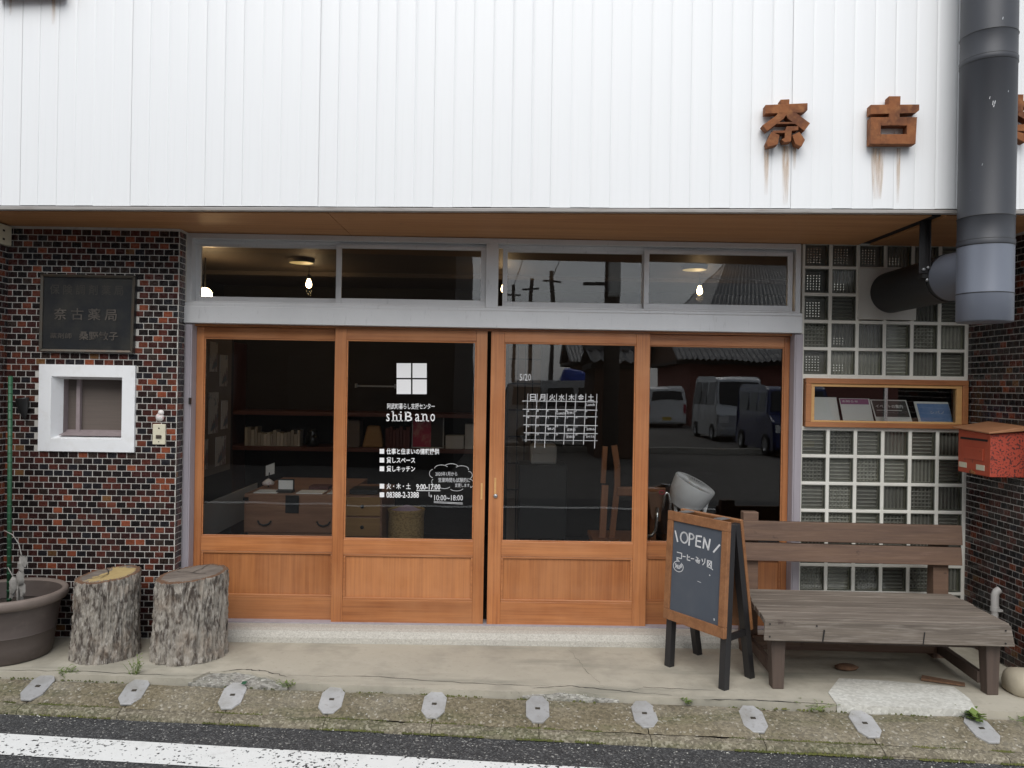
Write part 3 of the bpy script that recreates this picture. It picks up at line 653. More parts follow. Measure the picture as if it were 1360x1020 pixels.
# lettering on the glass of the second door
GY = .0135
gl = lambda u, v: (lambda p: (p[0], GY, p[1]))(el(u, v))
flip = lambda u, v: gl(u, -v)
def gtext(mb, s, u0, u1, vtop, vbot, bold=0.0): text(mb, s, u0, u1, -vbot, -vtop, flip, bold)
g = MB()
for (a, b) in ((524.5, 543.6), (545.6, 564.5)):
    for (c, e) in ((487.5, 507), (509, 528.5)):
        g.add([gl(a, e), gl(b, e), gl(b, c), gl(a, c)], [(0, 1, 2, 3)])
obj('window_mark', g, M['print'], d2)
g = MB()
gtext(g, '阿武町暮らし支援センター', 512, 575, 540.8, 548.6, .008)
for ch, a_, b_, tp in (('s', 510.8, 515.2, 554.5), ('h', 519.2, 525.4, 551.4), ('i', 529.0, 531.2, 551.4), ('B', 535.8, 545.2, 552.0), ('a', 549.0, 555.0, 554.5), ('n', 558.8, 565.2, 554.5), ('o', 569.2, 575.4, 554.5)):
    gtext(g, ch, a_, b_, tp, 564.6 + (.2 if ch in 'sao' else 0), .002)
# slab serifs on the name
for (u, v, w) in ((520.0, 564.1, 4.2), (525.0, 564.1, 4.0), (519.0, 551.9, 2.6), (530.0, 564.1, 5.2), (528.4, 555.6, 2.4), (536.6, 564.1, 3), (536.6, 552.6, 3), (559.4, 564.1, 4.2), (565.6, 564.1, 4.0), (558.4, 555.2, 2.6), (556.4, 564.1, 2)):
    g.add([gl(u - w / 2, v + .5), gl(u + w / 2, v + .5), gl(u + w / 2, v - .7), gl(u - w / 2, v - .7)], [(0, 1, 2, 3)])
obj('shop_name', g, M['print'], d2); g = MB()
for (v, s, u1, bd) in ((604.7, '仕事と住まいの情報提供', 581, .02), (616.4, '貸しスペース', 549, .02), (627.8, '貸しキッチン', 549, .02), (651, '火・木・土', 543, .012), (662.4, '08388-2-3388', 554, .014)):
    g.add([gl(502, v + 3.2), gl(508, v + 3.2), gl(508, v - 3.2), gl(502, v - 3.2)], [(0, 1, 2, 3)])
    gtext(g, s, 511, u1, v - 4, v + 4, bd)
obj('service_list', g, M['print'], d2); g = MB()
gtext(g, '9:00-17:00', 550.5, 582.5, 648, 655.5, .014)
g.add([gl(550.5, 657), gl(582.5, 657.3), gl(582.5, 656.5), gl(550.5, 656.2)], [(0, 1, 2, 3)])
obj('opening_hours', g, M['print'], d2)
g = MB(); st = lambda pts, w=.9: g.stroke([el(*p) for p in pts], w / 216.3, lambda x, z: (x, GY, z))
gtext(g, '10:00~18:00', 574.5, 612.5, 662.5, 669.8, .006)
st([(574, 671.2), (612, 673)], .6); st([(574, 672.6), (612, 674.5)], .5); st([(567.5, 658.5), (567.5, 664), (571.5, 664)], .7); st([(570, 662.3), (571.5, 664), (570, 665.6)], .6)
gtext(g, '2020年1月から', 576, 605, 631.5, 637.2); gtext(g, '営業時間も試験的に', 580, 622, 639.5, 645.6); gtext(g, '変更します。', 602, 623, 647, 652)
def arc(cu, cv, ru, rv, a0, a1, n=9): return [(cu + ru * math.cos(R(a0 + (a1 - a0) * i / n)), cv + rv * math.sin(R(a0 + (a1 - a0) * i / n))) for i in range(n + 1)]
for c in ((584, 627, 9, 4.5, 180, 330), (597, 625, 9, 4.2, 200, 340), (611, 628, 9, 4.5, 215, 370), (620, 636, 5, 5, 270, 420), (622, 647, 4.5, 5.5, 270, 440), (573, 634, 5, 5.5, 100, 260), (576, 645, 5, 4.5, 90, 230), (588, 650, 8, 4, 30, 170), (604, 653, 9, 4, 20, 150)): st(arc(*c), .7)
obj('handwriting', g, M['chalk'], d2)
# calendar on the third door
g = MB()
cols = [699, 711.5, 724.7, 737.2, 750.4, 763, 776.2, 790.9]; rows = [537.4, 548.4, 557.2, 569, 579.6, 589]
for i, c in enumerate(cols):
    dn = [591, 599, 599, 590, 594.5, 594.5, 594.5, 599.5][i]
    st([(c, 527.5), (c - 1 - rng.random(), 557), (c - 2.5 - rng.random() * 1.5, dn)], .75)
for i, r in enumerate(rows):
    st([(691.5 + i * .6, r - .3), (740, r + rng.uniform(-.3, .3)), (791.5, r + .6)], .85 if i < 5 else .55)
for i, ch in enumerate('日月火水木金土'):
    c = cols[i] + 6.3; gtext(g, ch, c - 4 + .4, c + 4 + .4, 527.8, 536.4, .012)
for i, r in enumerate(rows[1:5]):
    for j in range(7):
        gtext(g, str(2 + i * 7 + j), cols[j] - 1.2, cols[j] + 1.8, r + .4, r + 2.9, .01)
for (u, v, s) in ((737.5, 553, 'Lunch'), (750.5, 552.6, '定休日'), (777, 541.5, 'Lunch'), (725, 574, '休み'), (751, 575, '定休日'), (777, 574.3, 'お休み'), (750, 584.5, '定休日'), (776.5, 584.3, 'おやすみ')):
    gtext(g, s, u, u + 11, v - 1.8, v + 1.8, .01)
obj('calendar', g, M['chalk'], d3)
g = MB(); gtext(g, '5/20', 688, 703, 501, 510); obj('date', g, M['chalk'], d3)

# glass block wall
gx0, gp, gw = 1.922, .1695, .148
zc = [2.382, 2.217, 2.050, 1.882, 1.715] + [1.222, 1.054, .886, .718, .551, .384, .217]
cols_x = [gx0 + gw / 2 + gp * i for i in range(6)]
G_ = MB()
G_.box(1.905, RX, .0, .09, .13, .217 - gw / 2); G_.box(1.905, RX, .0, .09, 2.382 + gw / 2 - .004, 2.44)
G_.box(1.905, gx0, .001, .09, .13, 2.44); G_.box(cols_x[-1] + gw / 2, RX, .001, .09, .13, 2.44)
for i in range(5):
    for z0_, z1_ in ((.13, 1.319), (1.613, 2.44)): G_.box(cols_x[i] + gw / 2, cols_x[i + 1] - gw / 2, .001, .09, z0_, z1_)
for lo, hi in zip(sorted(zc), sorted(zc)[1:]):
    if hi - lo < .2: G_.box(1.906, RX, .002, .09, lo + gw / 2, hi - gw / 2)
G_.box(1.906, RX, .002, .09, 1.222 + gw / 2, 1.32); G_.box(1.906, RX, .002, .09, 1.612, 1.715 - gw / 2)
GW = obj('glass_block_wall', G_, M['grid'], B, bevel=.003)
def block_mesh(kind):
    g = MB(); h = gw / 2; dp = .036; i = h - .005
    # rim, side walls, back, ribs, face
    for (x0, x1, z0, z1) in ((-h, h, -h, -i), (-h, h, i, h), (-h, -i, -i, i), (i, h, -i, i)): g.box(x0, x1, 0, .014, z0, z1, 5)
    g.add([(-i, .014, -i), (i, .014, -i), (i, .014, i), (-i, .014, i), (-i, dp, -i), (i, dp, -i), (i, dp, i), (-i, dp, i)],
          [(0, 1, 5, 4), (1, 2, 6, 5), (2, 3, 7, 6), (3, 0, 4, 7)], 0)
    g.add([(-i, dp, -i), (i, dp, -i), (i, dp, i), (-i, dp, i)], [(0, 1, 2, 3)], 1)
    k = 6
    if kind in 'vg':
        for a in range(k):
            c = -i + (a + .5) * 2 * i / k; g.add([(c - .0055, dp, -i), (c, dp - .010, -i), (c + .0055, dp, -i), (c - .0055, dp, i), (c, dp - .010, i), (c + .0055, dp, i)], [(0, 1, 4, 3), (1, 2, 5, 4)], 2)
    if kind in 'hg':
        q = .001 if kind == 'g' else 0
        for a in range(k):
            c = -i + (a + .5) * 2 * i / k; g.add([(-i, dp - q, c - .0055), (-i, dp - .010 - q, c), (-i, dp - q, c + .0055), (i, dp - q, c - .0055), (i, dp - .010 - q, c), (i, dp - q, c + .0055)], [(0, 3, 4, 1), (1, 4, 5, 2)], 2)
    if kind in 'dD':  # dots of lamp light put in as small mirror facets
        for a in range(5):
            for b in range(6):
                if kind == 'D' and (b > 2 or a > 3): continue
                cx, cz = -i + .022 + a * .0185, -i + .02 + b * .0165; r = .0034; y = dp - .012
                g.add([(cx - r, y, cz - r), (cx + r, y, cz - r), (cx + r, y, cz + r), (cx - r, y, cz + r), (cx, y - .0006, cz)], [(0, 1, 4), (1, 2, 4), (2, 3, 4), (3, 0, 4)], 3)
        if kind == 'D':
            for a in range(k):
                c = -i + (a + .5) * 2 * i / k; g.add([(c - .0055, dp, -i), (c, dp - .010, -i), (c + .0055, dp, -i), (c - .0055, dp, i), (c, dp - .010, i), (c + .0055, dp, i)], [(0, 1, 4, 3), (1, 2, 5, 4)], 2)
    g.add([(-i, .008, -i), (i, .008, -i), (i, .008, i), (-i, .008, i)], [(0, 1, 2, 3)], 4)
    return meshof(g, 'glass_block', [M['gb_side'], M['gb_back'], M['gb_rib'], M['gb_dot'], M['gb_glass'], M['gb_rim']])
BM = {k: block_mesh(k) for k in 'vhgdD'}
pat = ['dddDvh', 'dD..hv', 'dh..vh', 'gDvhgv', 'dDvhvh', 'hghvhv', 'ghghvh', 'hghvgv', 'gghgvh', 'ghghvh', 'ghghgv', 'hvhvhv']
for r, z in enumerate(zc):
    for c, x in enumerate(cols_x):
        if pat[r][c] == '.': continue
        inst('glass_block', BM[pat[r][c]], GW, (x, .006 + rng.uniform(-.0015, .0015), z))
obj('cement_panel', MB().box(2.249, 2.606, -.012, .09, 1.983, 2.300), M['blank'], GW, bevel=.002)
obj('back_wall', MB().box(1.905, RX, .1, .12, .13, 2.44), M['black'], GW)
# leaflet display window in the block wall
DW = obj('display_window', MB().box(1.928, 2.928, -.03, .13, 1.584, 1.617).box(1.928, 2.928, -.03, .13, 1.318, 1.347).box(1.928, 1.962, -.03, .13, 1.347, 1.584).box(2.894, 2.928, -.03, .13, 1.347, 1.584), M['wood_h'], B, bevel=.003)
obj('inner_frame', MB().box(1.9625, 2.8935, -.02, .02, 1.566, 1.5835).box(1.9625, 2.8935, -.022, .02, 1.3475, 1.359).box(1.9625, 1.985, -.02, .02, 1.359, 1.566).box(2.86, 2.8935, -.02, .02, 1.359, 1.566), M['wood_pale'], DW, bevel=.002)
obj('case', MB().box(1.962, 2.895, .1, .115, 1.347, 1.584).box(1.962, 2.895, .02, .1, 1.347, 1.352), M['black'], DW)
obj('glass_pane', MB().box(1.983, 2.862, -.004, -.001, 1.357, 1.568), M['glass'], DW)
obj('centre_bar', MB().box(2.418, 2.438, -.014, -.004, 1.359, 1.566).box(2.4245, 2.4315, -.017, -.014, 1.359, 1.566), M['chrome'], DW, bevel=.001)

# delivery hatch in the left tiled wall
NY = LY - .02
def frame_hatch():
    o = (-2.672, -2.105, 1.108, 1.622); i = (-2.597, -2.180, 1.182, 1.551); k = (-2.563, -2.19, 1.205, 1.535)
    g = MB()
    def ring(a, ya, b, yb):
        A = [(a[0], ya, a[2]), (a[1], ya, a[2]), (a[1], ya, a[3]), (a[0], ya, a[3])]; Bq = [(b[0], yb, b[2]), (b[1], yb, b[2]), (b[1], yb, b[3]), (b[0], yb, b[3])]
        g.add(A + Bq, [(j, (j + 1) % 4, 4 + (j + 1) % 4, 4 + j) for j in range(4)])
    ring(o, LY, o, NY); ring(o, NY, i, NY - .002); ring(i, NY - .002, k, LY + .05)
    H = obj('hatch_frame', g, M['white_paint'], B, bevel=.002)
    g = MB()
    def ring2(a, ya, b, yb):
        A = [(a[0], ya, a[2]), (a[1], ya, a[2]), (a[1], ya, a[3]), (a[0], ya, a[3])]; Bq = [(b[0], yb, b[2]), (b[1], yb, b[2]), (b[1], yb, b[3]), (b[0], yb, b[3])]
        g.add(A + Bq, [(j, (j + 1) % 4, 4 + (j + 1) % 4, 4 + j) for j in range(4)])
    ring2(k, LY + .05, k, LY + .105)
    g.box(-2.5, -2.478, LY + .075, LY + .1, 1.205, 1.535)
    g.box(-2.563, -2.19, LY + .08, LY + .104, 1.205, 1.23)
    obj('inner_frame', g, M['niche'], H)
    obj('blind', MB().box(k[0] - .01, k[1] + .01, LY + .104, LY + .112, k[2] - .01, k[3] + .01), M['curtain'], H)
    obj('sill', MB().hexa([(-2.56, LY + .0, 1.2), (-2.192, LY + .0, 1.2), (-2.192, LY + .1, 1.214), (-2.56, LY + .1, 1.214)], [(-2.56, LY + .0, 1.204), (-2.192, LY + .0, 1.204), (-2.192, LY + .1, 1.224), (-2.56, LY + .1, 1.224)]), M['niche'], H)
frame_hatch()
# the hatch opening is a real hole: the grout wall behind is cut by building it in pieces
lw.data.clear_geometry()
gg = MB(); gg.box(-2.875, -2.64, LY, .12, -.1, 2.44).box(-2.14, LX, LY, .12, -.1, 2.44).box(-2.64, -2.14, LY, .12, -.1, 1.15).box(-2.64, -2.14, LY, .12, 1.58, 2.44).box(-2.64, -2.14, .06, .12, 1.15, 1.58).box(-3.6, -2.875, -.62, .12, -.1, 2.44)
lw.data.from_pydata(gg.v, [], gg.f); lw.data.update()

# rest of the shell, closing the room
g = MB(); g.box(-7, -3.6, .1, 3.1, -.1, 2.475).box(-3.6, -2.7, .12, 3.1, -.1, 2.475).box(3.05, 7, .1, 3.1, -.1, 2.475).box(-2.7, 3.05, 3.0, 3.1, -.1, 2.475)
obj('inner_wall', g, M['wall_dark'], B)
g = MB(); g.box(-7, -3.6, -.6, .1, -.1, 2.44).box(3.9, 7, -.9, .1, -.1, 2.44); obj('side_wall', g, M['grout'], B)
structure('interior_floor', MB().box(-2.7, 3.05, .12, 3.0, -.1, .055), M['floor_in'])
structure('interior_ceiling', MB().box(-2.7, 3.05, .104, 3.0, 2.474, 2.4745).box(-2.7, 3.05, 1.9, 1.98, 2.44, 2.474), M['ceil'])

# ---------------------------------------------------------------- things on the facade
def upl(s, z, n_):  # point on the upper wall: along, height, outwards
    return tuple(Vector((0, WALLY(0), z)) + ux * s + un * n_)
def character(label, cx, cz, size, polys, depth=.05, stand=.012, faces=None):
    t = thing('sign_character', label, 'sign', upl(cx, cz, 0), 'rusty characters on the white wall')
    g = MB()
    for P in polys:
        g.prism([(cx + (u - .5) * size, cz + (.5 - v) * size) for u, v in P], lambda u, v, d_: upl(u, v, d_), stand + depth + rng.uniform(0, .0015), stand)
    obj('stroke', g, M['rust'], t, bevel=.0015)
    return t
def P_(pts, x0, y0, s): return [((x - x0) / s, (y - y0) / s) for x, y in pts]
na = [[(175, 203), (371, 195), (371, 228), (352, 240), (175, 244)], [(245, 178), (287, 176), (284, 240), (248, 240)],
      [(240, 226), (288, 226), (262, 268), (186, 326), (162, 300), (228, 252)], [(262, 230), (304, 230), (384, 290), (358, 326), (280, 268)],
      [(232, 284), (330, 284), (330, 293), (232, 293)],
      [(212, 324), (270, 324), (276, 304), (330, 304), (330, 322), (300, 326), (297, 376), (266, 380), (252, 366), (268, 360), (268, 336), (212, 336)],
      [(206, 330), (243, 346), (236, 390), (190, 402), (182, 384)], [(302, 346), (336, 330), (362, 368), (346, 400), (318, 388)]]
ko = [[(643, 204), (866, 203), (866, 230), (850, 244), (643, 248)], [(726, 164), (780, 164), (776, 300), (730, 300)],
      [(645, 262), (692, 262), (692, 388), (645, 388)], [(812, 262), (857, 262), (852, 388), (812, 388)], [(692, 262), (812, 262), (812, 302), (692, 302)], [(692, 342), (812, 342), (812, 388), (692, 388)]]
yk = [[(1130, 200), (1345, 200), (1345, 230), (1130, 230)], [(1180, 170), (1215, 170), (1215, 250), (1180, 250)], [(1265, 170), (1310, 170), (1310, 250), (1265, 250)],
      [(1195, 245), (1285, 245), (1285, 315), (1195, 315)], [(1290, 240), (1350, 268), (1340, 300), (1285, 268)], [(1190, 240), (1130, 270), (1140, 300), (1190, 270)],
      [(1130, 318), (1350, 308), (1350, 340), (1130, 345)], [(1220, 320), (1262, 320), (1262, 400), (1220, 400)], [(1262, 335), (1340, 360), (1320, 395), (1255, 360)], [(1220, 335), (1140, 370), (1160, 400), (1226, 360)]]
character('rusty sign character nearest the middle of the white wall, with slanting feet', 1.490, 2.880, .25, [P_(p, 160, 176, 235) for p in na])
character('rusty box-shaped sign character with a rectangular hole in its middle', 2.018, 2.897, .25, [P_(p, 638, 160, 235) for p in ko])
character('rusty sign character half hidden behind the grey flue pipe', 2.562, 2.905, .25, [P_(p, 1122, 165, 235) for p in yk])
character('rusty sign character at the top left, only its dark bottom edge showing', -2.49, 3.755, .37, [[(0, 0), (1, 0), (1, .2), (0, .2)], [(0, .2), (.2, .2), (.2, .985), (0, .985)], [(.8, .2), (1, .2), (1, .985), (.8, .985)], [(.2, .72), (.8, .72), (.8, .97), (.2, .97)]], .055)
for (s, z1, ln, w) in ((1.405, 2.785, .25, .03), (1.503, 2.785, .30, .045), (1.545, 2.785, .12, .022), (1.96, 2.775, .26, .075), (2.062, 2.775, .28, .022), (2.62, 2.785, .16, .02), (-2.62, 3.60, .11, .02), (-2.38, 3.6, .16, .028), (1.40, 2.80, .06, .012)):
    g = MB(); g.add([upl(s - w / 4, z1 - ln, .0055), upl(s + w / 4, z1 - ln, .0055), upl(s + w / 2, z1, .0055), upl(s - w / 2, z1, .0055)], [(0, 1, 2, 3)])
    o = obj('rust_stain', g, M['stain'], upper, origin=upl(s, z1 - ln, .0055))

# bronze plaque
PL = thing('plaque', 'dark bronze name plaque with raised characters on the tiled wall', 'plaque', (-2.388, LY, 1.7))
pq = [(-2.667, 1.697), (-2.116, 1.697), (-2.108, 2.152), (-2.663, 2.154)]
pin = [(-2.651, 1.712), (-2.134, 1.712), (-2.127, 2.136), (-2.648, 2.138)]
py = LY - .012
g = MB(); g.prism(pq, lambda u, v, d: (u, d, v), py - .012, LY + .002); obj('panel', g, M['bronze'], PL)
g = MB(); 
for j in range(4):
    a, b, c, e = pq[j], pq[(j + 1) % 4], pin[(j + 1) % 4], pin[j]
    g.hexa([(a[0], py - .012, a[1]), (b[0], py - .012, b[1]), (c[0], py - .012, c[1]), (e[0], py - .012, e[1])], [(a[0], py - .026, a[1]), (b[0], py - .026, b[1]), (c[0], py - .02, c[1]), (e[0], py - .02, e[1])])
obj('rim', g, M['bronze_edge'], PL, bevel=.003)
g = MB(); pf = lambda u, v: (u, py - .0165, v)
text(g, '奈 古 薬 局', -2.585, -2.215, 1.885, 1.955, pf, .012); text(g, '薬剤師', -2.605, -2.478, 1.775, 1.808, pf, .008); text(g, '桑野敏子', -2.435, -2.205, 1.768, 1.82, pf, .012)
obj('raised_lettering', g, M['bronze_letter'], PL)
g = MB(); text(g, '保 険 調 剤 薬 局', -2.612, -2.18, 2.035, 2.095, lambda u, v: (u, py - .0145, v), .004); obj('raised_lettering', g, M['bronze_dim'], PL)

# doorbell and shell tag
DB = thing('doorbell', 'cream doorbell plate on the tiles beside the left doorpost', 'doorbell', (-1.96, LY, 1.22))
obj('plate', MB().box(-2.0, -1.924, LY - .014, LY, 1.156, 1.277), M['cream'], DB, bevel=.004)
obj('button', MB().box(-1.978, -1.946, LY - .02, LY - .014, 1.193, 1.213), M['bronze_edge'], DB, bevel=.002)
g = MB(); g.lathe([(.0045, 0), (.0045, .0012)], (-1.962, LY - .014, 1.253), 10, 0, rotx, cap1=True); g.lathe([(.0035, 0), (.0035, .0012)], (-1.962, LY - .014, 1.173), 10, 0, rotx, cap1=True); obj('hole', g, M['black'], DB)
g = MB(); prf = [(0, .014), (.012, .012), (.02, .007), (.025, 0)]
g.lathe(prf[::-1], (-1.962, LY - .004, 1.318), 16, 0, rotx); g.lathe([(.018, 0), (.012, .01), (0, .012)], (-1.955, LY - .006, 1.345), 14, 0, rotx)
tag(obj('shell_ornament', g, M['shell'], smooth=True), 'small white shell ornament stuck above the doorbell', 'ornament')
# dark cone holder on the tiles
g = MB()
g.lathe([(.004, -.068), (.012, -.055), (.03, -.005), (.04, .05), (.043, .058), (.037, .056), (.012, 0)], (-2.755, LY - .03, 1.362), 16, 0, Matrix.Rotation(R(-8), 3, 'Y') @ Matrix.Diagonal((1, .6, 1)))
tag(obj('wall_vase', g, M['iron'], smooth=True), 'dark cone-shaped wall vase on tiles left of the white hatch', 'wall vase')
# shutter box top left
SB = thing('switch_box', 'cream metal box with two holes high in the left corner', 'box', (-2.86, -.25, 2.37))
obj('case', MB().box(-2.873, -2.845, -.36, -.15, 2.315, 2.43), M['cream'], SB, bevel=.003)
g = MB()
for z in (2.345, 2.395): g.box(-2.8455, -2.8438, -.235, -.215, z - .006, z + .006)
obj('hole', g, M['black'], SB)

# flue
FX, FY = 2.405, -1.045
FL = thing('flue_pipe', 'grey stove flue rising past the white wall with black elbow from the block wall', 'flue', (FX, FY, 1.88))
g = MB(); g.lathe([(.118, 1.886), (.1235, 1.892), (.1235, 2.02), (.1245, 2.024), (.1235, 2.028), (.1235, 2.2515)], (FX, FY, 0), 64, cap0=True)
obj('tee_pipe', g, M['pipe_light'], FL, smooth=True, autosmooth=50)
g = MB(); g.lathe([(.1235, 2.252), (.1262, 2.254), (.1262, 2.275), (.1235, 2.279), (.1235, 2.385), (.1248, 2.388), (.1235, 2.391), (.1235, 3.125), (.1262, 3.13), (.1262, 3.15), (.1235, 3.154), (.1235, 3.262), (.1248, 3.266), (.1235, 3.27), (.1235, 4.9)], (FX, FY, 0), 64, cap1=True)
obj('vertical_pipe', g, M['pipe'], FL, smooth=True, autosmooth=50)
for z in (2.022, 2.252, 2.277, 2.3885, 3.128, 3.152, 3.266):
    g = MB(); g.lathe([(.1238, z - .0022), (.1268, z), (.1238, z + .0026)], (FX, FY, 0), 48)
    obj('seam', g, M['iron'], FL, smooth=True)
g = MB(); g.tube([(2.445, -.004, 2.15), (2.44, -.2, 2.15), (2.43, -.72, 2.15)], .125, 40); obj('horizontal_pipe', g, M['pipe_black'], FL, smooth=True, autosmooth=50)
g = MB(); g.tube([(2.43, -.7205, 2.15), (2.428, -.78, 2.15), (2.42, -.86, 2.15), (FX, FY + .05, 2.15)], [.1255, .122, .112, .105], 40, cap=False); obj('branch', g, M['pipe_light'], FL, smooth=True)
g = MB(); g.tube([(2.431, -.66, 2.15), (2.4305, -.69, 2.15)], .1285, 40); g.box(2.275, 2.345, -.71, -.66, 2.145, 2.165); obj('clamp_band', g, M['iron'], FL, smooth=True, autosmooth=50)
g = MB(); g.box(2.262, 2.312, -.70, -.695, 2.17, 2.475); g.box(2.310, 2.314, -.72, -.68, 2.17, 2.475); obj('hanger_strap', g, M['leg_black'], FL, bevel=.001)
g = MB()
for (x, z) in ((2.285, 2.19), (2.31, 2.20), (2.325, 2.165), (2.305, 2.135)): g.lathe([(.009, 0), (.009, .008), (.004, .012)], (x, -.70, z), 6, 0, rotx, cap1=True)
obj('bolt', g, M['clamp'], FL)

g = MB()
for (a_, z, l_) in ((-118, 2.93, .012), (-112, 2.90, .02), (-108, 2.905, .015), (-110, 2.89, .012), (-80, 2.96, .008), (-130, 2.62, .01), (-95, 3.3, .012)):
    a_ = R(a_); p0 = Vector((FX + .1242 * math.cos(a_), FY + .1242 * math.sin(a_), z)); q = Vector((-math.sin(a_), math.cos(a_), 0)) * .0016
    g.add([p0 - q, p0 + q, p0 + q * 2.2 + Vector((0, 0, l_)), p0 + q * .6 + Vector((0, 0, l_))], [(0, 1, 2, 3)])
obj('scratch', g, M['clamp'], FL, kind='stuff')

# mailbox on the right wall
MX0, MY0, MY1 = 2.745, -.245, -.555
MBx = thing('mailbox', 'orange-red metal mailbox with brown lid on the tiled side wall', 'mailbox', (2.84, -.4, 1.08))
g = MB(); g.hexa([(MX0, MY1, 1.083), (RX - .005, MY1, 1.083), (RX - .005, MY0, 1.083), (MX0, MY0, 1.083)], [(MX0, MY1, 1.318), (RX - .005, MY1, 1.335), (RX - .005, MY0, 1.345), (MX0, MY0, 1.33)])
g.m = [0, 0, 1, 0, 0, 0]; obj('body', g, [M['mail'], M['mail_spot']], MBx, bevel=.004)
g = MB(); e = .022; zz = lambda x, y: 1.323 + (x - MX0) * .10
g.hexa([(MX0 - e, MY1 - e, 1.321), (RX - .005, MY1 - e, 1.341), (RX - .005, MY0 + e, 1.352), (MX0 - e, MY0 + e, 1.334)], [(MX0 - e, MY1 - e, 1.329), (RX - .005, MY1 - e, 1.366), (RX - .005, MY0 + e, 1.378), (MX0 - e, MY0 + e, 1.342)])
obj('lid', g, M['mail_lid'], MBx, bevel=.002)
obj('door', MB().box(MX0 - .005, MX0, -.495, -.325, 1.165, 1.232), M['mail'], MBx, bevel=.002)
obj('slot', MB().box(MX0 - .002, MX0, -.53, -.27, 1.275, 1.287), M['black'], MBx)
for y0 in (-.505, -.335): obj('name_card', MB().box(MX0 - .003, MX0, y0, y0 + .075, 1.112, 1.142), M['cream'], MBx)
g = MB(); g.box(MX0 - .006, MX0, -.42, -.37, 1.085, 1.1); g.box(MX0 - .012, MX0 - .006, -.403, -.388, 1.09, 1.108); obj('hasp', g, M['rust'], MBx)

# grey pipe stub beside the bench
g = MB(); g.tube([(2.905, -.36, -.02), (2.905, -.36, .30)], .019, 16); g.tube([(2.905, -.36, .30), (2.905, -.36, .325)], .024, 16); g.tube([(2.905, -.36, .325), (2.905, -.36, .39), (2.912, -.36, .41), (2.93, -.36, .42)], .021, 16)
g.box(2.91, 2.938, -.385, -.335, .30, .312)
tag(obj('drain_pipe', g, M['pvc'], smooth=True, autosmooth=45), 'short grey plastic pipe stub against the right tiled wall behind the bench', 'pipe')
g = MB(); vs = []
for i in range(9):
    for j in range(18):
        th = math.pi * i / 8; ph = 2 * math.pi * j / 18; v = Vector((math.sin(th) * math.cos(ph), math.sin(th) * math.sin(ph), math.cos(th)))
        k = 1 + .12 * noise.noise(v * 2.2); sg = lambda a: math.copysign(abs(a) ** .7, a)
        vs.append((2.80 + sg(v.x) * .1 * k, -.80 + sg(v.y) * .1 * k, .05 + sg(v.z) * .07 * k))
g.add(vs, [(i * 18 + j, (i + 1) * 18 + j, (i + 1) * 18 + (j + 1) % 18, i * 18 + (j + 1) % 18) for i in range(8) for j in range(18)])
tag(obj('stone', g, M['boulder'], smooth=True), 'rounded pale stone against the right wall beside the bench leg', 'stone')

# ---------------------------------------------------------------- bench
LB, RB, LF, RF = Vector((1.51, -.25, 0)), Vector((2.68, -.305, 0)), Vector((1.43, -.825, 0)), Vector((2.665, -.87, 0))
BN = thing('bench', 'weathered brown wooden bench with two-plank backrest in front of the glass blocks', 'bench', (2.05, -.55, 0))
def bp(s, t_, z):  # s along, t from back to front
    a = LB.lerp(RB, s); b = LF.lerp(RF, s); p = a.lerp(b, t_); return (p.x, p.y, z)
np_ = 5; zt = .378
for i in range(np_):
    a, b = i / np_ + .0025, (i + 1) / np_ - .0025; dz = rng.uniform(-.002, .002); s0, s1 = -.004 + rng.uniform(-.006, .004), 1.004 + rng.uniform(-.004, .006)
    g = MB(); g.hexa([bp(s0, a, zt - .03 + dz), bp(s1, a, zt - .03 + dz), bp(s1, b, zt - .03 + dz), bp(s0, b, zt - .03 + dz)], [bp(s0, a, zt + dz), bp(s1, a, zt + dz), bp(s1, b, zt + dz), bp(s0, b, zt + dz)])
    obj('seat_plank', g, M['bench'], BN, bevel=.004, origin=bp(.5, (a + b) / 2, zt))
g = MB(); g.hexa([bp(.0, 1.002, .268), bp(1.015, 1.002, .268), bp(1.01, 1.055, .268), bp(-.004, 1.055, .268)], [bp(.0, 1.002, .37), bp(1.0, 1.002, .37), bp(.995, 1.045, .37), bp(.0, 1.045, .37)])
obj('front_board', g, M['bench'], BN, bevel=.004, origin=bp(.5, 1.0, .3))
g = MB()
for (s, t0, w, z0, z1) in ((.235, 1.056, .004, .272, .33), (.64, 1.056, .003, .27, .33)):
    a = bp(s, t0, z0); b = bp(s + .006, t0 - .003, z1); obj('split', MB().tube([a, b], w, 5), M['iron'], BN)
for (s, z) in ((.02, .355), (.02, .29), (.97, .35), (.97, .285), (.21, .35)):
    obj('nail', MB().tube([bp(s, 1.055, z), bp(s, 1.062, z)], .004, 8), M['iron'], BN)
for (z0, z1) in ((.662, .773), (.545, .648)):
    y = lambda x: -.262 - (x - 1.5) * .047
    g = MB(); g.hexa([(1.49, y(1.49), z0), (2.74, y(2.74), z0), (2.74, y(2.74) + .03, z0), (1.49, y(1.49) + .03, z0)], [(1.49, y(1.49) + .012, z1), (2.74, y(2.74) + .012, z1), (2.74, y(2.74) + .042, z1), (1.49, y(1.49) + .042, z1)])
    obj('back_plank', g, M['bench_red'], BN, bevel=.004, origin=(2.1, -.27, z0))
for x, ztp in ((1.545, .82), (2.64, .745)):
    yb = -.215 - (x - 1.5) * .047
    g = MB(); g.hexa([(x - .045, yb - .02, 0), (x + .045, yb - .02, 0), (x + .045, yb + .07, 0), (x - .045, yb + .07, 0)], [(x - .045, yb + .0, ztp), (x + .045, yb + .0, ztp), (x + .045, yb + .06, ztp), (x - .045, yb + .06, ztp)])
    obj('back_post', g, M['bench_red'], BN, bevel=.004)
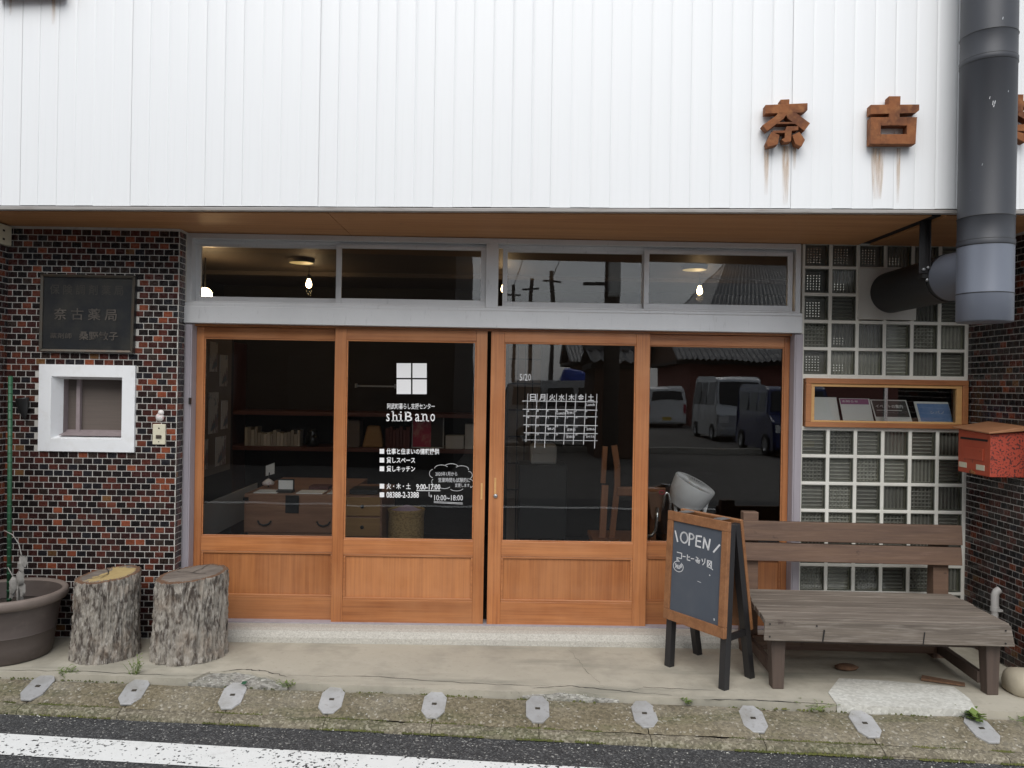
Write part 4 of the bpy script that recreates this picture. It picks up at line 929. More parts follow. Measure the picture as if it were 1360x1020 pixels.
for x, y in ((1.515, -.765), (2.60, -.81)):
    g = MB(); g.hexa([(x - .024, y - .03, 0), (x + .034, y - .03, 0), (x + .034, y + .03, 0), (x - .024, y + .03, 0)], [(x - .038, y - .035, .268), (x + .038, y - .035, .268), (x + .038, y + .04, .268), (x - .038, y + .04, .268)])
    obj('leg', g, M['bench_leg'], BN, bevel=.004)
for a_, b_ in (((1.52, -.74, .07), (1.545, -.2, .07)), ((2.575, -.78, .07), (2.62, -.25, .07))): obj('side_rail', MB().beam(a_, b_, .03, .06), M['bench_leg'], BN, bevel=.003)
g = MB(); g.beam((1.55, -.27, .075), (2.6, -.31, .075), .03, .075); obj('stretcher', g, M['bench_red'], BN, bevel=.003)
g = MB(); g.beam((1.5, -.72, .25), (2.6, -.77, .25), .04, .05); g.beam((1.52, -.74, .33), (1.56, -.3, .33), .04, .03); g.beam((2.57, -.78, .33), (2.63, -.34, .33), .04, .03); obj('apron_rail', g, M['bench_leg'], BN)
# things lying under the bench
g = MB(); g.lathe([(0, .0), (.05, .004), (.06, .016), (.04, .026), (0, .03)], (2.0, -.5, .003), 14, 0, Matrix.Diagonal((1.1, .7, 1)).to_3x3()); tag(obj('dead_leaf', g, M['bark_inner'], smooth=True), 'curled dark brown leaf lying under the bench', 'leaf')
g = MB(); g.hexa([(2.33, -.66, .006), (2.52, -.74, .006), (2.54, -.70, .006), (2.36, -.61, .006)], [(2.33, -.66, .018), (2.52, -.74, .012), (2.54, -.70, .012), (2.36, -.61, .018)]); tag(obj('wood_scrap', g, M['bark_inner']), 'flat brown scrap of wood under the right end of the bench', 'wood scrap')

# ---------------------------------------------------------------- chalkboard A-frame
FLt, FRt = Vector((.985, -.470, 0)), Vector((1.222, -.840, 0)); TLt, TRt = Vector((1.03, -.385, .85)), Vector((1.268, -.757, .85))
RLt, RRt = Vector((1.238, -.235, 0)), Vector((1.452, -.640, 0))
AB = thing('chalkboard_sign', 'folding wooden chalkboard reading OPEN standing in front of the right door', 'sign', (1.23, -.55, 0))
fr_n = (TRt - TLt).cross(FLt - TLt).normalized()
if fr_n.y > 0: fr_n = -fr_n
def fp(s, h, n_=0):  # s across 0..1, h height fraction
    return tuple(FLt.lerp(FRt, s).lerp(TLt.lerp(TRt, s), h) + fr_n * n_)
Wd = (TRt - TLt).length; Hd = (TLt - FLt).length
def fbox(s0, s1, h0, h1, n0, n1):
    return MB().hexa([fp(s0, h0, n0), fp(s1, h0, n0), fp(s1, h0, n1), fp(s0, h0, n1)], [fp(s0, h1, n0), fp(s1, h1, n0), fp(s1, h1, n1), fp(s0, h1, n1)])
obj('board', fbox(.06, .94, .36, .95, -.004, .004), M['board'], AB)
h0 = .305
for nm, a in (('frame_rail', (0, 1, .94, 1.0)), ('frame_rail', (0, 1, h0, h0 + .065)), ('frame_stile', (0, .095, h0 + .066, .939)), ('frame_stile', (.905, 1, h0 + .066, .939))):
    obj(nm, fbox(*a, -.012, .014), M['board_frame'], AB, bevel=.003)
def back_leg(A, Bp): 
    g = MB(); return g
for s in (0.0, 1.0):
    sa, sb = (.005, .1) if s == 0 else (.9, .995)
    obj('leg', fbox(sa, sb, 0, .985, -.05, -.0125), M['leg_black'], AB, bevel=.002)
rn = (TRt - TLt).cross(RLt - TLt).normalized(); 
if rn.y < 0: rn = -rn
OFF = Vector((.07, .05, 0))
def rp(s, h, n_=0): return tuple(RLt.lerp(RRt, s).lerp((TLt + OFF).lerp(TRt + OFF, s), h) + rn * n_)
def rbox(s0, s1, h0, h1, n0, n1):
    return MB().hexa([rp(s0, h0, n0), rp(s1, h0, n0), rp(s1, h0, n1), rp(s0, h0, n1)], [rp(s0, h1, n0), rp(s1, h1, n0), rp(s1, h1, n1), rp(s0, h1, n1)])
for sa, sb in ((.005, .1), (.9, .995)): obj('leg', rbox(sa, sb, 0, .985, -.04, -.002), M['leg_black'], AB, bevel=.002)
obj('back_board', rbox(.06, .94, .36, .95, -.002, .006), M['board_back'], AB)
for a in ((0, 1, .94, 1.0), (0, 1, h0, h0 + .065), (0, .095, h0 + .066, .939), (.905, 1, h0 + .066, .939)): obj('back_frame', rbox(*a, .0, .02), M['board_frame'], AB, bevel=.003)
g = MB(); g.beam(fp(.95, .30, -.03), rp(.95, .30, -.02), .022, .03); obj('spreader', g, M['leg_black'], AB)
for s in (.22, .8):
    g = MB(); a, b = Vector(fp(s - .055, 1.0, 0)), Vector(fp(s + .055, 1.0, 0)); dd = Vector((.06, .042, 0))
    g.hexa([a + Vector((0, 0, .001)), b + Vector((0, 0, .001)), b + dd + Vector((0, 0, .001)), a + dd + Vector((0, 0, .001))], [a + Vector((0, 0, .005)), b + Vector((0, 0, .005)), b + dd + Vector((0, 0, .005)), a + dd + Vector((0, 0, .005))])
    obj('hinge', g, M['clamp'], AB)
# chalk writing: (u,v) in board units, u 0..1 across, v 0..1 up
bf = lambda u, v: fp(.095 + u * .81, h0 + .065 + v * (.94 - h0 - .065), .0052)
g = MB(); ck = lambda pts, w=.03: [g.add([bf(*p) for p in q], [(0, 1, 2, 3)]) for q in strips(pts, w)]
def strips(pts, w):
    asp = .60 / .36; out_ = []
    for a, b in zip(pts, pts[1:]):
        dx, dy = (b[0] - a[0]), (b[1] - a[1]) * asp; L = math.hypot(dx, dy) or 1; nx_, ny_ = -dy / L * w / 2, dx / L * w / 2 / asp; ex, ey = dx / L * w * .3, dy / L * w * .3 / asp
        out_.append([(a[0] - ex - nx_, a[1] - ey - ny_), (b[0] + ex - nx_, b[1] + ey - ny_), (b[0] + ex + nx_, b[1] + ey + ny_), (a[0] - ex + nx_, a[1] - ey + ny_)])
    return out_
ck([(.04, .885), (.10, .775)]); ck([(.95, .845), (.84, .755)])
def ell(cx, cy, rx, ry, a0=0, a1=360, n=18): return [(cx + rx * math.cos(R(a0 + (a1 - a0) * i / n)), cy + ry * math.sin(R(a0 + (a1 - a0) * i / n))) for i in range(n + 1)]
ck(ell(.235, .835, .075, .058)); ck([(.345, .895), (.345, .765)]); ck(ell(.365, .865, .07, .03, 100, -100, 10))
ck([(.49, .885), (.485, .775), (.58, .772)]); ck([(.49, .885), (.59, .89)]); ck([(.49, .833), (.575, .835)])
ck([(.635, .77), (.645, .885), (.735, .765), (.76, .88)])
obj('chalk_word', g, M['chalk'], AB); g = MB()
w2 = .016
text_pts = [[(.10, .655), (.20, .655), (.20, .595), (.10, .595)], [(.225, .625), (.28, .628)], [(.32, .655), (.32, .6), (.38, .598)], [(.32, .628), (.37, .638)], [(.40, .625), (.455, .628)],
            [(.50, .655), (.545, .645)], [(.49, .62), (.58, .63)], [(.53, .65), (.52, .6), (.565, .595), (.57, .615), (.5, .61)], [(.62, .65), (.635, .625)], [(.68, .66), (.675, .62), (.64, .59)],
            [(.73, .65), (.73, .58)], [(.73, .65), (.81, .65), (.81, .575), (.73, .585)], [(.74, .64), (.805, .59)], [(.80, .64), (.745, .595)], [(.81, .575), (.84, .565)]]
for p in text_pts: ck(p, w2)
obj('chalk_line', g, M['chalk'], AB); g = MB()
ck(ell(.14, .50, .105, .058, 80, 395, 22), .014); ck([(.11, .553), (.10, .59), (.15, .56)], .014)
ck([(.07, .515), (.09, .525), (.085, .48), (.115, .515), (.12, .475)], .014); ck([(.135, .515), (.14, .48), (.165, .478), (.165, .515)], .014); ck([(.185, .53), (.19, .49)], .014); ck([(.205, .545), (.21, .5)], .014)
obj('chalk_bubble', g, M['chalk'], AB); g = MB()
ck([(.78, .50), (.79, .498)], .02); ck([(.55, .40), (.62, .395)], .008); ck([(.905, .06), (.91, .045)], .02)
obj('chalk_smudge', g, M['chalk'], AB)

# ---------------------------------------------------------------- stumps
def stump(cx, cy, r, ht, tilt, lean, seed, label, yellow):
    t = thing('stump', label, 'tree stump', (cx, cy, 0), 'tree stumps beside the door')
    n, m = 220, 64; g = MB(); vs = []
    top = lambda x, y: ht + tilt[0] * x + tilt[1] * y
    def rad(a, v):
        p = Vector((math.cos(a) * 9, math.sin(a) * 9, v * 2.0 + seed)); q = Vector((math.cos(a) * 22, math.sin(a) * 22, v * 6 + seed))
        ridge = 1 - abs(noise.noise(p)) * 2; ridge2 = 1 - abs(noise.noise(q)) * 2
        big_ = noise.noise((math.cos(a) * 1.1, math.sin(a) * 1.1, seed + v * .6))
        return r * (1 + .05 * big_) + .016 * ridge + .010 * ridge2 + .006 * noise.noise((math.cos(a) * 40, math.sin(a) * 40, v * 26 + seed)) + .012 * (1 - v) ** 3
    for j in range(m + 1):
        v = j / m
        for i in range(n):
            a = 2 * math.pi * i / n; q = rad(a, v) * (1 - .015 * v); x, y = q * math.cos(a), q * math.sin(a)
            z = v * top(x, y); 
            if j == 0: z = max(0, .012 * noise.noise((a * 3, seed, 0)))
            vs.append((cx + x + lean[0] * v, cy + y + lean[1] * v, z))
    g.add(vs, [(j * n + i, j * n + (i + 1) % n, (j + 1) * n + (i + 1) % n, (j + 1) * n + i) for j in range(m) for i in range(n)])
    obj('bark', g, M['bark'], t, smooth=True)
    g = MB(); rings = [1.0, .965, .93, .86, .7, .5, .3, .12]; vs = []
    for k, q in enumerate(rings):
        for i in range(n):
            a = 2 * math.pi * i / n; rr = rad(a, 1) * .985; x, y = rr * q * math.cos(a), rr * q * math.sin(a)
            z = top(x, y) + (0 if k == 0 else .003 - .004 * (k == 2) + .004 * noise.noise((x * 14, y * 14, seed)))
            vs.append((cx + x + lean[0], cy + y + lean[1], z))
    vs.append((cx + lean[0], cy + lean[1], ht + .003)); fs = [(k * n + i, k * n + (i + 1) % n, (k + 1) * n + (i + 1) % n, (k + 1) * n + i) for k in range(len(rings) - 1) for i in range(n)]
    e = (len(rings) - 1) * n; fs += [(e + i, e + (i + 1) % n, len(vs) - 1) for i in range(n)]
    g.add(vs, fs); g.m = []
    for f_ in fs:
        c = sum((Vector(vs[i]) for i in f_), Vector()) / len(f_); dx, dy = (c.x - cx - lean[0]) / r, (c.y - cy - lean[1]) / r
        ring_ = math.hypot(dx, dy)
        y_ = yellow and ring_ < .86 and (dx + .25 + .25 * noise.noise((dx * 2.5, dy * 2.5, 3)) + .1 * noise.noise((dx * 9, dy * 9, 4)) > -.12 * 1 + .15 * dy)
        g.m.append(2 if ring_ > .93 else (1 if y_ else 0))
    obj('cut_face', g, [M['cut_grey'], M['cut_yellow'], M['bark_inner']], t, smooth=True)
    g = MB()
    for a0, L in ((rng.uniform(0, 6), .9), (rng.uniform(0, 6), .6), (rng.uniform(0, 6), .7)):
        P = [(q * r * L * math.cos(a0 + .06 * math.sin(q * 9)), q * r * L * math.sin(a0 + .06 * math.sin(q * 9))) for q in (0, .25, .5, .75, 1)]
        for (x0, y0), (x1, y1) in zip(P, P[1:]):
            w = .0022; nx_, ny_ = -(y1 - y0), (x1 - x0); l = math.hypot(nx_, ny_); nx_, ny_ = nx_ / l * w, ny_ / l * w
            q = [(x0 - nx_, y0 - ny_), (x1 - nx_, y1 - ny_), (x1 + nx_, y1 + ny_), (x0 + nx_, y0 + ny_)]
            g.add([(cx + x + lean[0], cy + y + lean[1], top(x, y) + .0075 + .004 * noise.noise((x * 14, y * 14, seed))) for x, y in q], [(0, 1, 2, 3)])
    obj('crack', g, M['black'], t)
stump(-2.128, -.405, .149, .445, (.085, .07), (.012, .0), 3.1, 'grey-barked stump with a yellow cut face, next to the planter', True)
stump(-1.668, -.385, .174, .452, (.10, .05), (.012, .0), 8.7, 'wider grey stump with a grey cut face, in front of the doorpost', False)

# ---------------------------------------------------------------- planter, stake, dry plant
PT = thing('planter', 'large brown round planter with a pale rim at the left edge', 'planter', (-2.64, -.43, 0))
c = (-2.666, -.43, 0)
g = MB(); g.lathe([(.0, .012), (.215, .0), (.228, .012), (.236, .08), (.244, .14), (.249, .147), (.247, .154), (.26, .25), (.268, .30)], c, 64); obj('body', g, M['pot'], PT, smooth=True, autosmooth=50)
g = MB(); g.lathe([(.266, .296), (.292, .305), (.302, .322), (.303, .345), (.295, .357), (.276, .357), (.268, .345)], c, 64); obj('rim', g, M['pot_rim'], PT, smooth=True, autosmooth=60)
g = MB(); g.lathe([(.252, .255), (.262, .30), (.267, .345)], c, 48); obj('inner_face', g, M['pot'], PT, smooth=True)
g = MB(); g.lathe([(0, .262), (.1, .266), (.2, .258), (.257, .25)], c, 32); obj('soil', g, M['soil'], PT, smooth=True)
g = MB(); g.tube([(-2.672, -.40, .2), (-2.685, -.40, 1.548)], .0115, 12)
for k in range(26): z = .3 + k * .048; g.lathe([(.0113, z - .004), (.0135, z), (.0113, z + .004)], (-2.672 - .0097 * (z - .2), -.40, 0), 12)
tag(obj('garden_stake', g, M['green'], smooth=True), 'thin green plastic garden stake standing in the planter', 'stake')
DP = thing('dried_plant', 'withered grey plant with crumpled leaves in the planter', 'plant', (-2.6, -.42, .26))
g = MB(); g.tube([(-2.585, -.46, .25), (-2.59, -.46, .36), (-2.58, -.46, .45), (-2.57, -.45, .53), (-2.60, -.44, .62), (-2.64, -.43, .665), (-2.69, -.43, .69)], [.007, .006, .005, .004, .003, .003, .002], 7)
g.tube([(-2.59, -.46, .40), (-2.62, -.47, .46), (-2.645, -.46, .49)], .003, 6); obj('stem', g, M['dry'], DP, smooth=True)
for (x, y, z, L, an) in ((-2.60, -.47, .44, .09, 2.2), (-2.575, -.47, .47, .07, 1.2), (-2.585, -.455, .52, .075, .6), (-2.575, -.46, .41, .07, -.6), (-2.61, -.45, .40, .08, 2.7), (-2.57, -.45, .55, .05, 1.0), (-2.6, -.44, .36, .06, .2)):
    g = MB(); vs = []
    for i in range(6):
        t_ = i / 5; w = .018 * math.sin(math.pi * min(1, t_ * .9 + .08)); 
        px, pz = x + L * t_ * math.cos(an) * .35, z - L * t_ + .02 * math.sin(t_ * 6)
        vs += [(px - w, y + rng.uniform(-.012, .012), pz), (px, y - .01, pz + .006), (px + w, y + rng.uniform(-.012, .012), pz)]
    g.add(vs, [(i * 3 + a, i * 3 + a + 1, i * 3 + a + 4, i * 3 + a + 3) for i in range(5) for a in (0, 1)]); obj('leaf', g, M['dry'], DP, smooth=True)

# ---------------------------------------------------------------- weeds and moss
def weed(x, y, z, n_, ht, ll, label, spread=.05, broad=False):
    t = thing('weed', label, 'weed', (x, y, z)); g = MB(); lf = MB()
    for i in range(n_):
        a = rng.uniform(0, 6.28); h = ht * rng.uniform(.5, 1); bx, by = x + rng.uniform(-1, 1) * spread * .4, y + rng.uniform(-1, 1) * spread * .3
        tx, ty = bx + math.cos(a) * spread * rng.uniform(.2, 1), by + math.sin(a) * spread * rng.uniform(.2, .8)
        g.tube([(bx, by, z), ((bx + tx) / 2, (by + ty) / 2, z + h * .6), (tx, ty, z + h)], [.0012, .001, .0008], 4)
        for k in range(5 if not broad else 3):
            f_ = .3 + .7 * k / (4 if not broad else 2); p = Vector((bx, by, z)).lerp(Vector((tx, ty, z + h)), f_); aa = rng.uniform(0, 6.28)
            l = ll * rng.uniform(.6, 1.1); w = l * (.42 if broad else .2); d_ = Vector((math.cos(aa), math.sin(aa), rng.uniform(-.1, .6))).normalized(); sd = d_.cross(Vector((0, 0, 1))).normalized() * w
            lf.add([p, p + d_ * l * .5 + sd, p + d_ * l, p + d_ * l * .5 - sd], [(0, 1, 2, 3)])
    obj('stem', g, M['leaf'], t); obj('leaf', lf, M['leaf'], t)
weed(-1.83, -.70, -.02, 14, .12, .022, 'slender green weed in the crack between the two stumps', .06)
weed(-2.19, -.70, -.02, 14, .05, .022, 'low yellow-green weed at the crack below the left stump', .08)
weed(2.38, -1.055, -.035, 9, .05, .055, 'leafy green weed at the edge of the pale concrete patch', .09, True)
weed(1.62, -.985, -.02, 10, .035, .022, 'small green tuft at the pavement edge left of the pale patch', .12)
weed(-1.0, -.79, -.02, 12, .03, .02, 'small tuft at the corner of the broken pavement', .07)
weed(2.62, -1.07, -.03, 16, .03, .02, 'grassy tuft at the pavement edge on the far right', .16)
weed(1.02, -.95, -.02, 8, .03, .02, 'tiny weed at the pavement edge beside the chalkboard leg', .04)
g = MB()
for i in range(9000):
    x = rng.uniform(-3, 3.2); q = noise.noise((x * 1.7, 4, 0)) + .5 * noise.noise((x * 6, 2, 0))
    if q < -.02: continue
    band = rng.random(); y = ASP(x) - rng.uniform(-.015, .012) if band < .55 else (KRB(x) + rng.gauss(0, .006) if band < .94 else APR(x) - .012 + rng.gauss(0, .006))
    z = -.105 if band < .55 else (-.086 if band < .94 else -.03); s = rng.uniform(.003, .009)
    a = rng.uniform(0, 6.28); ca, sa = math.cos(a) * s, math.sin(a) * s
    g.add([(x + ca, y + sa, z), (x - sa, y + ca, z), (x - ca, y - sa, z), (x + sa, y - ca, z), (x, y, z + s * rng.uniform(.6, 1.3))], [(0, 1, 4), (1, 2, 4), (2, 3, 4), (3, 0, 4)])
obj('moss', g, M['moss'], kind='stuff')
g = MB()
for i in range(420):
    x = rng.uniform(-2.9, 3.0); zone = rng.random()
    if zone < .5: y = ASP(x) - abs(rng.gauss(0, .05)); z = -.108
    elif zone < .8: y = KRB(x) + rng.uniform(.0, .2); z = -.07 + (y - KRB(x)) * .24
    else:
        x = rng.choice([rng.uniform(-1.5, -1.05), rng.uniform(.25, .6)]); y = APR(x) + rng.uniform(-.01, .06); z = -.014
    s = rng.uniform(.002, .0065); vs = [(x + rng.uniform(-s, s), y + rng.uniform(-s, s), z + rng.uniform(0, s)) for _ in range(6)]
    g.add(vs, [(0, 1, 2), (0, 2, 3), (0, 3, 4), (0, 4, 1), (5, 2, 1), (5, 3, 2), (5, 4, 3), (5, 1, 4)])
obj('loose_grit', g, M['patch'], kind='stuff')
g = MB(); g.add([(-1.24, -.80, -.008), (-1.215, -.81, -.005), (-1.21, -.79, .004), (-1.235, -.785, .0)], [(0, 1, 2, 3)]); tag(obj('plastic_scrap', g, M['green']), 'tiny green plastic scrap on the broken pavement', 'litter')

# ---------------------------------------------------------------- inside the shop
# partition with posters on the left, and the white low panel
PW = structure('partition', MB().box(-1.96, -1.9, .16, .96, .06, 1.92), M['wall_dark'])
obj('wainscot', MB().box(-1.9, -1.893, .16, 1.55, .48, .72), M['white_panel'], PW)
obj('notice_board', MB().box(-1.9, -1.895, .18, .9, .9, 1.86), M['partition'], PW)
k = 0
for (y, z, w, h) in ((.25, 1.55, .16, .22), (.47, 1.6, .14, .2), (.66, 1.5, .15, .22), (.25, 1.2, .15, .25), (.46, 1.18, .18, .28), (.7, 1.2, .13, .2), (.3, .95, .16, .2), (.6, .95, .2, .2)):
    tag(obj('poster', MB().box(-1.895, -1.892, y, y + w, z, z + h), M['poster'], origin=(-1.895, y, z)), 'faded paper notice pinned inside the left door', 'poster', 'notices on the inside left wall')
# shelves at the back
SH = thing('shelf_unit', 'dark red-brown wall shelf along the back of the shop', 'shelf', (-1.3, 2.8, .93))
for z in (.935, 1.262): obj('shelf_board', MB().box(-2.5, -.1, 2.48, 2.98, z - .035, z), M['shelf'], SH, bevel=.003)
obj('upright', MB().box(-2.5, -2.46, 2.48, 2.98, .06, 1.9).box(-.14, -.1, 2.48, 2.98, .06, 1.9), M['shelf'], SH)
x = -2.33
for i in range(17):
    w = rng.uniform(.018, .034); h = rng.uniform(.13, .19) if i < 4 else rng.uniform(.11, .15)
    tag(obj('book', MB().box(x, x + w, 2.56, 2.7, .936, .936 + h), M['book_w'], bevel=.002, origin=(x, 2.6, .936)), 'pale-spined book standing in the row on the back shelf', 'book', 'pale books on the back shelf')
    x += w + .003
x = -1.02
for i in range(7):
    w = rng.uniform(.026, .036)
    tag(obj('book', MB().box(x, x + w, 2.56, 2.7, .936, 1.12 + rng.uniform(-.02, .02)), M['book_r'], bevel=.002, origin=(x, 2.6, .936)), 'dark red book on the back shelf beside the pink picture', 'book', 'dark red books on the back shelf'); x += w + .002
g = MB(); g.lathe([(.055, 0), (.065, .03), (.06, .09), (.045, .12), (.05, .14), (.03, .17)], (-1.71, 2.6, .936), 20, cap0=True, cap1=True); tag(obj('jar', g, M['dark_glass'], smooth=True), 'dim glass jar on the back shelf right of the pale books', 'jar')
tag(obj('carton', MB().box(-1.48, -1.26, 2.55, 2.75, .936, 1.19), M['curtain'], bevel=.004), 'tall brown carton on the back shelf', 'box')
tag(obj('bag', MB().hexa([(-1.24, 2.56, .936), (-1.04, 2.56, .936), (-1.04, 2.72, .936), (-1.24, 2.72, .936)], [(-1.2, 2.6, 1.14), (-1.08, 2.6, 1.14), (-1.08, 2.66, 1.14), (-1.2, 2.66, 1.14)]), M['drawer'], bevel=.02), 'soft tan bag slumped on the back shelf', 'bag')
PF = thing('framed_picture', 'framed print with a pink left side on the back shelf', 'picture', (-.63, 2.6, .936))
obj('frame', MB().box(-.78, -.48, 2.6, 2.615, .936, 1.235), M['paper_grey'], PF); obj('print', MB().box(-.77, -.60, 2.597, 2.6, .946, 1.225), M['pink'], PF); obj('print', MB().box(-.60, -.49, 2.597, 2.6, .946, 1.225), M['dark_print'], PF)
tag(obj('carton', MB().box(-.46, -.29, 2.56, 2.72, .936, 1.06), M['paper_grey'], bevel=.003), 'white low box on the back shelf, lower of two', 'box')
tag(obj('carton', MB().box(-.28, -.15, 2.56, 2.72, .936, 1.17), M['paper_grey'], bevel=.003), 'white box at the right end of the back shelf', 'box')
tag(obj('wall_rack', MB().box(-1.34, -.95, 2.75, 2.79, 1.50, 1.515).box(-1.34, -1.325, 2.7, 2.75, 1.49, 1.53).box(-.965, -.95, 2.7, 2.75, 1.49, 1.53), M['clamp']), 'thin metal rail on the dark back wall', 'rail')
# chest and drawers
CH = thing('chest', 'long low brown chest with black iron fittings behind the left door', 'chest', (-1.35, .9, .06))
obj('body', MB().box(-1.675, -1.0, .55, 1.5, .06, .775), M['chest'], CH, bevel=.004)
for z in (.40, .60): obj('drawer_front', MB().box(-1.665, -1.01, .538, .5495, z - .085, z + .095), M['chest'], CH, bevel=.004)
g = MB()
for z in (.70, .42): g.box(-1.39, -1.30, .53, .5378, z - .05, z + .07)
for (xa, z) in ((-1.68, .74), (-1.68, .5)): g.box(xa, xa + .035, .535, .56, z - .01, z + .01)
obj('iron_plate', g, M['iron'], CH)
for x in (-1.53, -1.13):
    g = MB(); g.tube([(x - .045, .53, .595), (x - .03, .52, .575), (x, .518, .566), (x + .03, .52, .575), (x + .045, .53, .595)], .006, 7); obj('handle', g, M['iron'], CH, smooth=True)
DC = thing('drawer_cabinet', 'small ochre drawer cabinet standing right of the brown chest', 'cabinet', (-.88, .8, .06))
obj('body', MB().box(-.998, -.74, .56, 1.2, .06, .77), M['chest'], DC)
for z in (.70, .56, .42):
    obj('drawer', MB().box(-.99, -.75, .548, .5595, z - .065, z + .062), M['drawer'], DC, bevel=.003)
    g = MB(); g.lathe([(.006, 0), (.006, .008), (.013, .012), (.01, .02)], (-.87, .548, z), 12, 0, rotx, cap1=True); obj('knob', g, M['iron'], DC, smooth=True)
# things on the chest
def sheet(name, x0, x1, y0, y1, mat, label, cat, grp=None, th=.006): tag(obj(name, MB().box(x0, x1, y0, y1, .776, .776 + th), mat, origin=(x0, y0, .776)), label, cat, grp)
sheet('leaflet', -1.62, -1.46, .57, .72, M['paper'], 'white leaflets at the left end of the chest top', 'leaflet')
sheet('leaflet', -1.33, -1.15, .57, .73, M['paper'], 'white leaflets in the middle of the chest top', 'leaflet')
sheet('leaflet', -1.12, -1.02, .58, .72, M['paper_grey'], 'grey leaflets at the right end of the chest top', 'leaflet')
sheet('booklet', -1.3, -1.16, .8, .95, M['book_r'], 'dark red booklet on the chest top', 'booklet', None, .02)
sheet('tray', -.97, -.78, .6, .8, M['iron'], 'black tray on the drawer cabinet', 'tray', None, .03)
ST = thing('card_stand', 'black stand holding a white card on the chest', 'card stand', (-1.42, .62, .776))
obj('stand', MB().box(-1.475, -1.365, .60, .68, .776, .79).box(-1.475, -1.365, .65, .665, .79, .865), M['iron'], ST); obj('card', MB().box(-1.47, -1.372, .644, .6495, .795, .857), M['paper'], ST)
EZ = thing('card_on_flower', 'white card above a small red and white ornament on the chest', 'ornament', (-1.6, .9, .776))
obj('card', MB().hexa([(-1.645, .93, .85), (-1.565, .87, .875), (-1.565, .873, .875), (-1.645, .933, .85)], [(-1.645, .93, .925), (-1.565, .87, .955), (-1.565, .873, .955), (-1.645, .933, .925)]), M['paper'], EZ)
g = MB(); g.lathe([(.0, .0), (.04, .004), (.045, .02), (.02, .04), (0, .05)], (-1.61, .88, .79), 14); obj('ornament', g, M['shell'], EZ, smooth=True); g = MB(); g.tube([(-1.61, .88, .776), (-1.61, .9, .88)], .004, 6); obj('stick', g, M['iron'], EZ)
BK = thing('basket', 'round woven straw basket with a lilac cloth in it behind the lettered door', 'basket', (-.60, .78, .06))
g = MB(); g.lathe([(.10, .06), (.12, .2), (.128, .4), (.125, .6), (.13, .64), (.134, .65), (.128, .655), (.12, .64)], (-.6, .78, 0), 40, cap0=True); obj('body', g, M['basket'], BK, smooth=True)
g = MB(); vs = [(-.6 + .115 * math.cos(a / 16 * 6.283) * q, .78 + .115 * math.sin(a / 16 * 6.283) * q, .64 + .04 * (1 - q) + .012 * noise.noise((a, q * 4, 1))) for q in (1, .7, .4, .05) for a in range(16)]
g.add(vs, [(j * 16 + a, j * 16 + (a + 1) % 16, (j + 1) * 16 + (a + 1) % 16, (j + 1) * 16 + a) for j in range(3) for a in range(16)]); tag(obj('cloth', g, M['cloth'], smooth=True), 'folded lilac cloth lying in the straw basket', 'cloth')
# wooden chair, tubular chair, fan, right side
WC = thing('wooden_chair', 'brown wooden chair with a tall back behind the calendar door', 'chair', (.95, .75, .06))
def ctube(name, pts, w): 
    g = MB()
    for a, b in zip(pts, pts[1:]): g.beam(a, b, w, w * .8, (0, 1, 0))
    obj(name, g, M['chair'], WC)
ctube('leg', [(.765, .62, .06), (.775, .62, .5), (.79, .63, .86)], .045); ctube('leg', [(.84, .5, .06), (.85, .5, .52)], .045)
ctube('back_post', [(.84, .62, .5), (.87, .60, .86), (.865, .58, 1.0), (.84, .57, 1.14)], .04); ctube('back_post', [(.79, .75, .86), (.80, .74, 1.12)], .035)
obj('seat', MB().box(.70, 1.1, .5, .9, .46, .50), M['chair'], WC, bevel=.008); obj('arm', MB().box(.87, 1.2, .57, .62, .795, .855), M['chair'], WC, bevel=.006); ctube('leg', [(1.12, .6, .06), (1.12, .6, .80)], .04); ctube('leg', [(1.08, .86, .06), (1.08, .86, .46)], .04)
TCc = thing('tubular_frame', 'chrome tube frame with a brown leather pad behind the right door', 'frame', (1.15, .32, .06))
g = MB(); g.tube([(1.175, .3, .06), (1.175, .3, .80), (1.165, .3, .85), (1.15, .3, .86), (1.138, .3, .84), (1.128, .3, .74)], .009, 10); g.tube([(1.02, .31, .57), (1.06, .31, .575), (1.085, .31, .61), (1.092, .31, .68), (1.095, .31, .76)], .011, 10); g.tube([(1.02, .31, .57), (1.02, .31, .06)], .011, 10); obj('tube', g, M['chrome'], TCc, smooth=True)
obj('pad', MB().hexa([(1.06, .33, .68), (1.12, .33, .66), (1.12, .35, .66), (1.06, .35, .68)], [(1.03, .33, .855), (1.14, .33, .86), (1.14, .36, .86), (1.03, .36, .855)]), M['leather'], TCc, bevel=.008)
g = MB(); g.tube([(1.12 + .018 * math.cos(a), .295, .86 + .012 * math.sin(a)) for a in [i * .7 for i in range(10)]], .004, 6); obj('red_cord', g, M['red'], TCc)
FN = thing('fan', 'white round circulator fan tilted upwards behind the right door', 'fan', (1.32, .36, .5))
mt = Matrix.Rotation(R(25), 3, 'Y') @ Matrix.Rotation(R(12), 3, 'X')
g = MB(); g.lathe([(.05, -.13), (.1, -.115), (.122, -.06), (.128, -.05), (.136, .0), (.142, .055), (.139, .062), (.13, .06)], (1.325, .36, .865), 48, 0, mt, cap0=True); obj('housing', g, M['fan'], FN, smooth=True, autosmooth=40)
g = MB(); g.lathe([(.13, .058), (.07, .05), (.045, .045)], (1.325, .36, .865), 48, 0, mt); obj('grill', g, M['fan_grey'], FN, smooth=True)
g = MB(); g.lathe([(.055, .048), (.05, .062), (.03, .066), (.0, .067)], (1.325, .36, .865), 24, 0, mt); obj('hub', g, M['fan'], FN, smooth=True)
g = MB()
